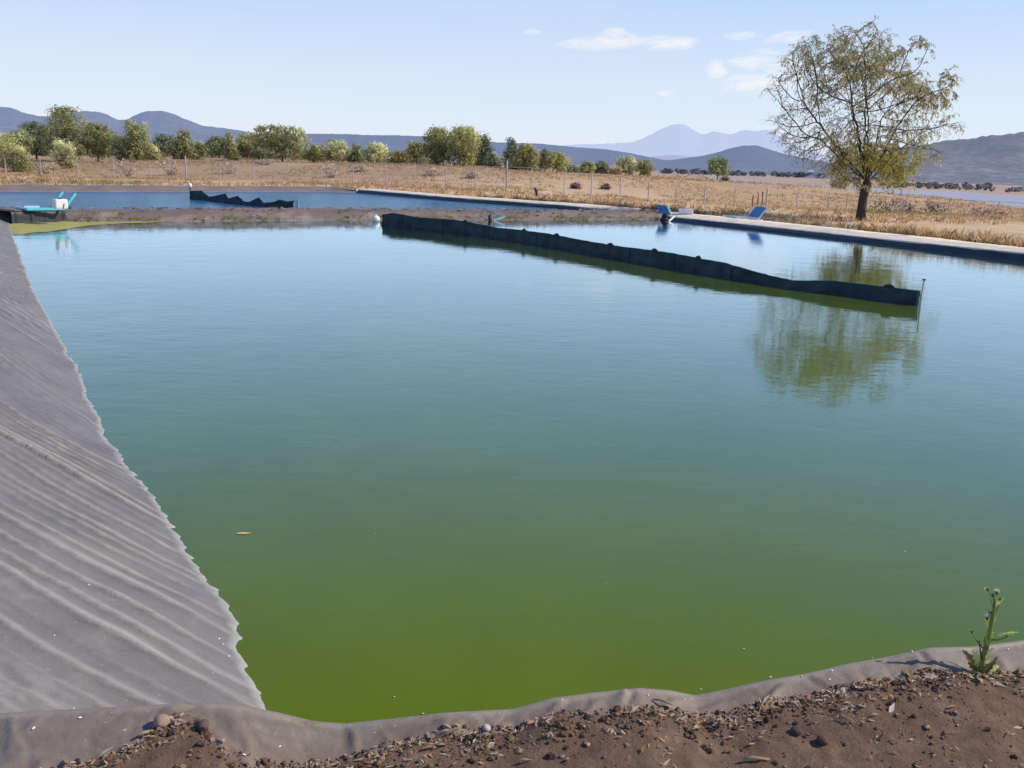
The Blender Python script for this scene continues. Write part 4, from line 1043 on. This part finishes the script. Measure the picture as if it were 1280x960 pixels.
H4 = hill_mat('round hill', (.10, .11, .12), (.19, .17, .17), (.235, .305, .50), .62, .005, ((.26, .20, .20), (.10, .13, .10), -10, 25))
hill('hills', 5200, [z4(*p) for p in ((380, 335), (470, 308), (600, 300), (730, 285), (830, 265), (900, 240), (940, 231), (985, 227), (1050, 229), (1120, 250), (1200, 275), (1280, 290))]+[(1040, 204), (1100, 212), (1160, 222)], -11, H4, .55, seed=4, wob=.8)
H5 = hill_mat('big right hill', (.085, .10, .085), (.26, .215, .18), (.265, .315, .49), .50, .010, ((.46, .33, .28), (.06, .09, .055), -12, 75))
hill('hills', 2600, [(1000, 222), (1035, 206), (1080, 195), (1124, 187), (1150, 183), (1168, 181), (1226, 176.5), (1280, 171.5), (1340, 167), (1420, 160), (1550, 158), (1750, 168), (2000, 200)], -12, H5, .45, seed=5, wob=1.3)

# distant woods along the lake shore (reads as one mass)
def woods():
    R = random.Random(4); mb = MB()
    for (px, D, n) in [(R.uniform(812, 1000), R.uniform(1950, 2200), 1) for _ in range(110)]+[(R.uniform(1090, 1215), R.uniform(960, 1150), 1) for _ in range(70)]+[(R.uniform(1000, 1060), R.uniform(1500, 1800), 1) for _ in range(40)]+[(R.uniform(1215, 1330), R.uniform(900, 1000), 1) for _ in range(25)]:
        x = (px-640)/FP*D; z = gh(x, D); s = D/1000.*R.uniform(2.4, 4.8); lum = R.uniform(.6, 1.3)
        for _ in range(26):
            d = Vector((R.gauss(0, 1), R.gauss(0, 1), R.gauss(0, 1))).normalized()
            leafcard(mb, Vector((x, D, z+s*.55))+Vector((d.x*s*.8, d.y*s*.6, d.z*s*.55)), d, s*.33, jit((.20*lum, .205*lum, .215*lum), .2, R), R, .7)
    tag(mb.build('distant_woods', M['leaf']), 'dark band of far-off woods along the lake shore under the hills', 'woods', kind='stuff')
woods()
# far houses
for k, (px, py, D, s) in enumerate(((1003, 211, 2300, 9), (1013, 212.5, 2250, 10), (1022, 213, 2280, 7), (1226, 189.5, 2380, 14))):
    q = P(px, py, D); root = empty('house', (q.x, q.y, q.z-2), R_ if False else .3*k)
    tag(root, ('tiny white house at the left of three under the rounded hill', 'middle one of three tiny white houses under the rounded hill', 'tiny white house at the right of three under the rounded hill', 'lone tiny pale house high on the big right hillside')[k], 'house')
    mb = MB(); mb.box((0, 0, s*.1), (s*1.3, s*.8, s*.6)); mb.build('wall', M['white'], root)
    mb = MB(); a, b, h0, h1 = s*.7, s*.45, s*.4, s*.62
    mb.add([(-a, -b, h0), (a, -b, h0), (a, b, h0), (-a, b, h0), (-a, 0, h1), (a, 0, h1)], [(0, 1, 5, 4), (2, 3, 4, 5), (0, 4, 3), (1, 2, 5)]); mb.build('roof', M['rock'], root)

# ------------------------------------------------------------------ foreground litter
_ico = {}
def ico(sub):
    if sub not in _ico:
        bm = bmesh.new(); bmesh.ops.create_icosphere(bm, subdivisions=sub, radius=1); bm.verts.index_update()
        _ico[sub] = ([v.co.copy() for v in bm.verts], [[v.index for v in f.verts] for f in bm.faces]); bm.free()
    return _ico[sub]
def soil_z(x, y):
    e = Yc(x)-y; b = eb(x)+.025*nz(x*5, y*5, 9, 4); L = rim_base(x, max(e, -.05)); k = min(1, max(0, (e-b)/.06+.5))
    s = L+max(-.035, min(.022, (e-b)*.45))-max(0, e-b-.05)*.02
    s += k*(.010*nz(x*9, y*9, 2, 5, .8)+.007*nz(x*30, y*30, 5, 4, .8)); return max(s, rim_z(x, e)) if e > 0 else s
def lump(mb, c, r, col, R, sub=1, rough=.35):
    vs, fs = ico(sub); o = Vector((R.uniform(0, 99), R.uniform(0, 99), R.uniform(0, 99))); sx, sy, sz = R.uniform(.8, 1.3), R.uniform(.7, 1.2), R.uniform(.55, .95)
    rot = Matrix.Rotation(R.uniform(0, 6.28), 3, 'Z')
    mb.add([c+rot @ Vector((v.x*sx, v.y*sy, v.z*sz))*r*(1+rough*noise.noise(v*1.3+o)+rough*.6*noise.noise(v*3.1+o)) for v in vs], fs, col)
def litter():
    R = random.Random(17); mb = MB()
    for _ in range(6500):
        x = R.uniform(-1.6, 2.5); g_ = abs(R.gauss(0, .085)); e = eb(x)+g_-.025 if R.random() < .72 else eb(x)+R.uniform(0, .9)
        if R.random() < .5 and nz(x*3.1, e*3, 4, 3) < -.05: continue
        y = Yc(x)-e; r = min(.0120, .0020+R.expovariate(1/.0022)); z = soil_z(x, y)
        cl = R.choice(((.09, .058, .042), (.13, .082, .056), (.19, .12, .082), (.24, .155, .11), (.065, .045, .035), (.34, .23, .16)))
        lump(mb, Vector((x, y, z+r*.25)), r, jit(cl, .2, R), R, 1 if r < .006 else 2, .75)
    o = mb.build('soil_clods', M['clod'], None, False); tag(o, 'brown soil clods and grit scattered along the liner hem', 'soil clods', kind='stuff')
    mb = MB()
    for _ in range(3600):
        x = R.uniform(-1.6, 2.5); e = eb(x)+abs(R.gauss(0, .10))-.02 if R.random() < .62 else eb(x)+R.uniform(-.02, .9)
        if nz(x*2.3, e*2, 14, 3) < -.12: continue
        y = Yc(x)-e; z = soil_z(x, y)+.004+R.random()*.006; L = R.uniform(.004, .016)*(1 if R.random() < .95 else 2.2); w = L*R.uniform(.15, .4); th = R.uniform(0, 6.28)
        d = Vector((math.cos(th), math.sin(th), R.uniform(-.25, .35))); s = Vector((-d.y, d.x, R.uniform(-.3, .3))); p = Vector((x, y, z)); up = Vector((0, 0, L*R.uniform(.05, .35)))
        col = jit(R.choice(((.55, .40, .24), (.45, .28, .16), (.62, .50, .36), (.40, .20, .12), (.66, .58, .46))), .2, R)
        mb.add([p-d*L, p+s*w+up*.6, p+d*L+up*.3, p-s*w+up*.5], [(0, 1, 2, 3)], col)
    tag(mb.build('leaf_litter', M['straw']), 'curled dry leaf flakes and straw bits lying on the soil', 'leaf litter', kind='stuff')
litter()
def stone(px, py, rpx, col, label, cat='stone', name='stone', sq=(1, 1, .8)):
    q = W(px, py, .34); z = soil_z(q.x, q.y); r = rpx/FP*q.length*1.05; R = random.Random(int(px)); mb = MB(); lump(mb, Vector((0, 0, 0)), r, col, R, 3, .16)
    tag(mb.build(name, M['clod'], None, True, (q.x, q.y, z+r*.45)), label, cat)
stone(204, 934, 11, (.34, .22, .17), 'rounded reddish brown stone beside the liner fold at lower left')
stone(256, 938, 8, (.13, .09, .08), 'dark earth lump right of the rounded reddish stone', 'clod', 'earth_clod')
stone(608, 915, 5.5, (.50, .42, .38), 'pale pinkish pebble on the hem below the middle of the pond', 'pebble', 'pebble')
stone(995, 919, 8, (.10, .07, .06), 'dark clod on bare soil at lower right', 'clod', 'earth_clod')
stone(1028, 928, 7, (.14, .075, .06), 'reddish dark clod just above the pale twig at lower right'[:60], 'clod', 'earth_clod')
def twig(px, py, L, th, r, col, label):
    q = W(px, py, .34); z = soil_z(q.x, q.y)+.009; mb = MB(); d = Vector((math.cos(th), math.sin(th), 0)); s = Vector((-d.y, d.x, 0))
    mb.tube([d*-L/2, d*(-L*.15)+s*L*.04+Vector((0, 0, .004)), d*(L*.2)-s*L*.02+Vector((0, 0, .003)), d*L/2], [r*.7, r, r*.9, r*.5], 6, col)
    tag(mb.build('dry_twig', M['straw'], None, True, (q.x, q.y, z)), label, 'twig')
twig(946, 946, .085, .05, .006, (.55, .40, .26), 'pale straight twig lying on bare soil near the bottom edge')
twig(1057, 909, .055, -.7, .004, (.52, .36, .24), 'short tilted twig on soil right of middle')
twig(1022, 884, .05, .35, .005, (.62, .50, .40), 'pale wood chip at the soil edge under the hem')
twig(828, 893, .075, -.45, .004, (.42, .32, .24), 'thin twig leaning over the hem right of the liner hump')
twig(186, 942, .06, .6, .006, (.60, .48, .30), 'curved pale bark strip at the lower left near the reddish stone')

# white flakes on the liner
def flake_at(q, z, L, th, i, lab, grp):
    mb = MB(); d = Vector((math.cos(th), math.sin(th), 0))*L; s = Vector((-math.sin(th), math.cos(th), 0))*L*.45
    n = 8; ring = [d*math.cos(a*.7854)*(1 if a % 2 else .85)+s*math.sin(a*.7854) for a in range(n)]
    mb.add([Vector((0, 0, .004))]+[v+Vector((0, 0, .0)) for v in ring], [(0, 1+a, 1+(a+1) % n) for a in range(n)])
    tag(mb.build('white_flake', M['white'], None, True, (q.x, q.y, z)), lab, 'flake', grp)
dg = bpy.context.evaluated_depsgraph_get()
FL = [(111, 732, .012), (274, 799, .012), (279, 806, .011), (286, 821, .010), (68, 795, .009), (100, 898, .011), (42, 911, .013), (305, 944, .011), (350, 934, .008), (92, 887, .006), (1040, 839, .008), (1002, 846, .007), (963, 847, .009), (1140, 815, .009), (876, 862, .007), (1037, 850, .008), (1090, 823, .006), (1260, 812, .008), (810, 870, .007)]
for i, (px, py, L) in enumerate(FL):
    d = ray(px, py).normalized(); hit, loc_, nrm, *_ = scene.ray_cast(dg, Vector((0, 0, EYE)), d)
    if hit and loc_.y < 9:
        left = py < 860 and px < 400
        flake_at(loc_, loc_.z+.003, L*.72, i*1.3, i, 'small white flake lying on the pleated left liner' if left else 'small white flake lying on the dusty near hem', 'white flakes on the left liner' if left else 'white flakes on the near hem')
# floating bits on the water
q = W(304, 668); mb = MB()
mb.add([(-.045, -.004, .002), (-.02, .008, .008), (.015, .010, .006), (.05, .014, .003), (.012, -.006, .003), (-.02, -.010, .003)], [(0, 5, 4, 1), (1, 4, 3, 2)])
o = mb.build('floating_leaf', plain('yellow leaf', (.62, .45, .10), .6, .2, 20, 0), None, False, (q.x, q.y, .003)); tag(o, 'yellow leaf floating on green water near the left liner', 'leaf')
for i, (px, py) in enumerate(((469, 668), (493, 872), (529, 893), (757, 730), (930, 812), (1131, 690), (760, 868), (1180, 590), (420, 560), (273, 600))):
    q = W(px, py); s = .004+.0015*(i % 3); mb = MB(); mb.add([(-s, 0, .002), (0, -s*.6, .003), (s, 0, .002), (0, s*.6, .004)], [(0, 1, 2, 3)])
    tag(mb.build('floating_speck', M['concrete'], None, False, (q.x, q.y, .002)), 'tiny pale speck floating on the green pond', 'speck', 'pale specks floating on the pond')

# ------------------------------------------------------------------ weed
def weed():
    R = random.Random(2); q = W(1226, 843, .345); z = soil_z(q.x, q.y)-.005; root = empty('weed', (q.x, q.y, z)); tag(root, 'single upright green weed with white flower heads at the pond rim', 'weed')
    S = q.length/FP*1.0
    def L(px, py, dy=0.0): # local point from photo measure
        return Vector(((px-1226)*S-(843-py)*S*.115, dy, (843-py)*S*1.04))
    G = (.32, .38, .11); 
    stem = [L(1226, 845), L(1228, 820), L(1234, 795), L(1238, 768), L(1240, 755), L(1239, 742)]
    mb = MB(); mb.tube(stem, [.011, .010, .009, .0075, .0055, .004], 7, G); mb.build('stem', M['straw'], root, True)
    def twig_(pts, r0, col=G):
        mb = MB(); mb.tube(pts, [r0*(1-.6*i/(len(pts)-1)) for i in range(len(pts))], 6, col); return mb.build('branch', M['straw'], root, True)
    twig_([L(1235, 797), L(1244, 795, -.01), L(1252, 790, -.02), L(1260, 786, -.02)], .004)
    twig_([L(1231, 812), L(1222, 800, .01), L(1214, 788, .01)], .0035)
    twig_([L(1238, 768), L(1246, 757, .01), L(1251, 745, .01)], .0035)
    twig_([L(1239, 758), L(1234, 747, -.01), L(1231, 735, -.01)], .003)
    twig_([L(1228, 825), L(1222, 810, -.02), L(1220, 795, -.02)], .004, (.10, .10, .04))
    def leaf(a, b, w, col, teeth=True):
        mb = MB(); d = b-a; n = 9; side = d.cross(Vector((R.gauss(0, .4), -1, R.gauss(0, .4)))).normalized()
        up = side.cross(d).normalized(); vs = []
        for i in range(n):
            u = i/(n-1); c = a+d*u+up*(-.12*d.length*u*u)+Vector((0, 0, .10*d.length*math.sin(u*3.1)))
            ww = w*math.sin(math.pi*min(1, .12+.86*u))**.8*(1.25 if (i % 2 and teeth) else .65)
            vs += [c-side*ww+up*ww*.3, c, c+side*ww+up*ww*.3]
        mb.add(vs, [(3*i+k, 3*i+k+1, 3*i+k+4, 3*i+k+3) for i in range(n-1) for k in (0, 1)], col); mb.build('leaf', M['straw'], root)
    DG = (.10, .13, .04); RD = (.11, .075, .04)
    for a, b, w, c in (((1225, 842), (1208, 815), .008, RD), ((1226, 842), (1212, 828), .009, DG), ((1227, 840), (1217, 812), .009, G), ((1229, 842), (1246, 818), .008, RD), ((1229, 842), (1240, 826), .009, DG), ((1226, 843), (1206, 834), .007, DG), ((1228, 843), (1252, 832), .007, G),
                       ((1231, 810), (1226, 790), .006, DG), ((1234, 800), (1240, 785), .007, G), ((1236, 785), (1231, 768), .006, G), ((1237, 780), (1243, 766), .006, (.22, .25, .09)), ((1252, 790), (1266, 785), .005, G), ((1246, 795), (1250, 786), .005, (.24, .26, .11)), ((1214, 788), (1212, 786), .004, G), ((1240, 757), (1250, 744), .005, G), ((1231, 738), (1227, 732), .005, G), ((1229, 818), (1238, 805), .007, (.24, .28, .09)), ((1228, 828), (1236, 815), .007, (.25, .28, .08))):
        leaf(L(*a, R.uniform(-.01, .01)), L(*b, R.uniform(-.03, .02)), w*1.7, tuple(min(.7, k*2.0) for k in c))
    def head(p, r, white):
        h = MB(); h.tube([p+Vector((0, 0, -r)), p+Vector((0, 0, -r*.3)), p+Vector((0, 0, r*.5))], [r*.35, r*.6, r*.45], 7, (.20, .20, .08)); o = h.build('flower_head', M['straw'], root, True)
        t = MB()
        for _ in range(26):
            d = Vector((R.gauss(0, .5), R.gauss(0, .5), R.uniform(.3, 1))).normalized()*r*R.uniform(1.0, 1.9); s = d.orthogonal().normalized()*r*.13
            t.add([p-s, p+s, p+d+s*1.3, p+d-s*1.3], [(0, 1, 2, 3)], (.8, .77, .70) if white else (.42, .36, .18))
        t.build('tuft', M['straw'], o)
    head(L(1231, 768, -.005), .011, True); head(L(1242, 738), .009, True); head(L(1236, 765, .005), .008, False); head(L(1231, 735), .007, False); head(L(1237, 742), .007, False); head(L(1246, 746), .007, False); head(L(1214, 788), .005, False); head(L(1252, 788, -.02), .005, False)
weed()

# ------------------------------------------------------------------ camera
cam = bpy.data.cameras.new('camera'); cam.sensor_width = 36; cam.sensor_fit = 'HORIZONTAL'; cam.lens = FP/1280*36; cam.clip_start = .05; cam.clip_end = 60000
co = bpy.data.objects.new('camera', cam); COL.objects.link(co)
m = Matrix((CR, CU, -CF)).transposed().to_4x4(); m.translation = (0, 0, EYE); co.matrix_world = m
scene.camera = co
scene.render.engine = 'CYCLES'
scene.render.resolution_x = 1024; scene.render.resolution_y = 768
scene.view_settings.view_transform = 'Standard'; scene.view_settings.look = 'None'; scene.view_settings.exposure = 0; scene.view_settings.gamma = 1
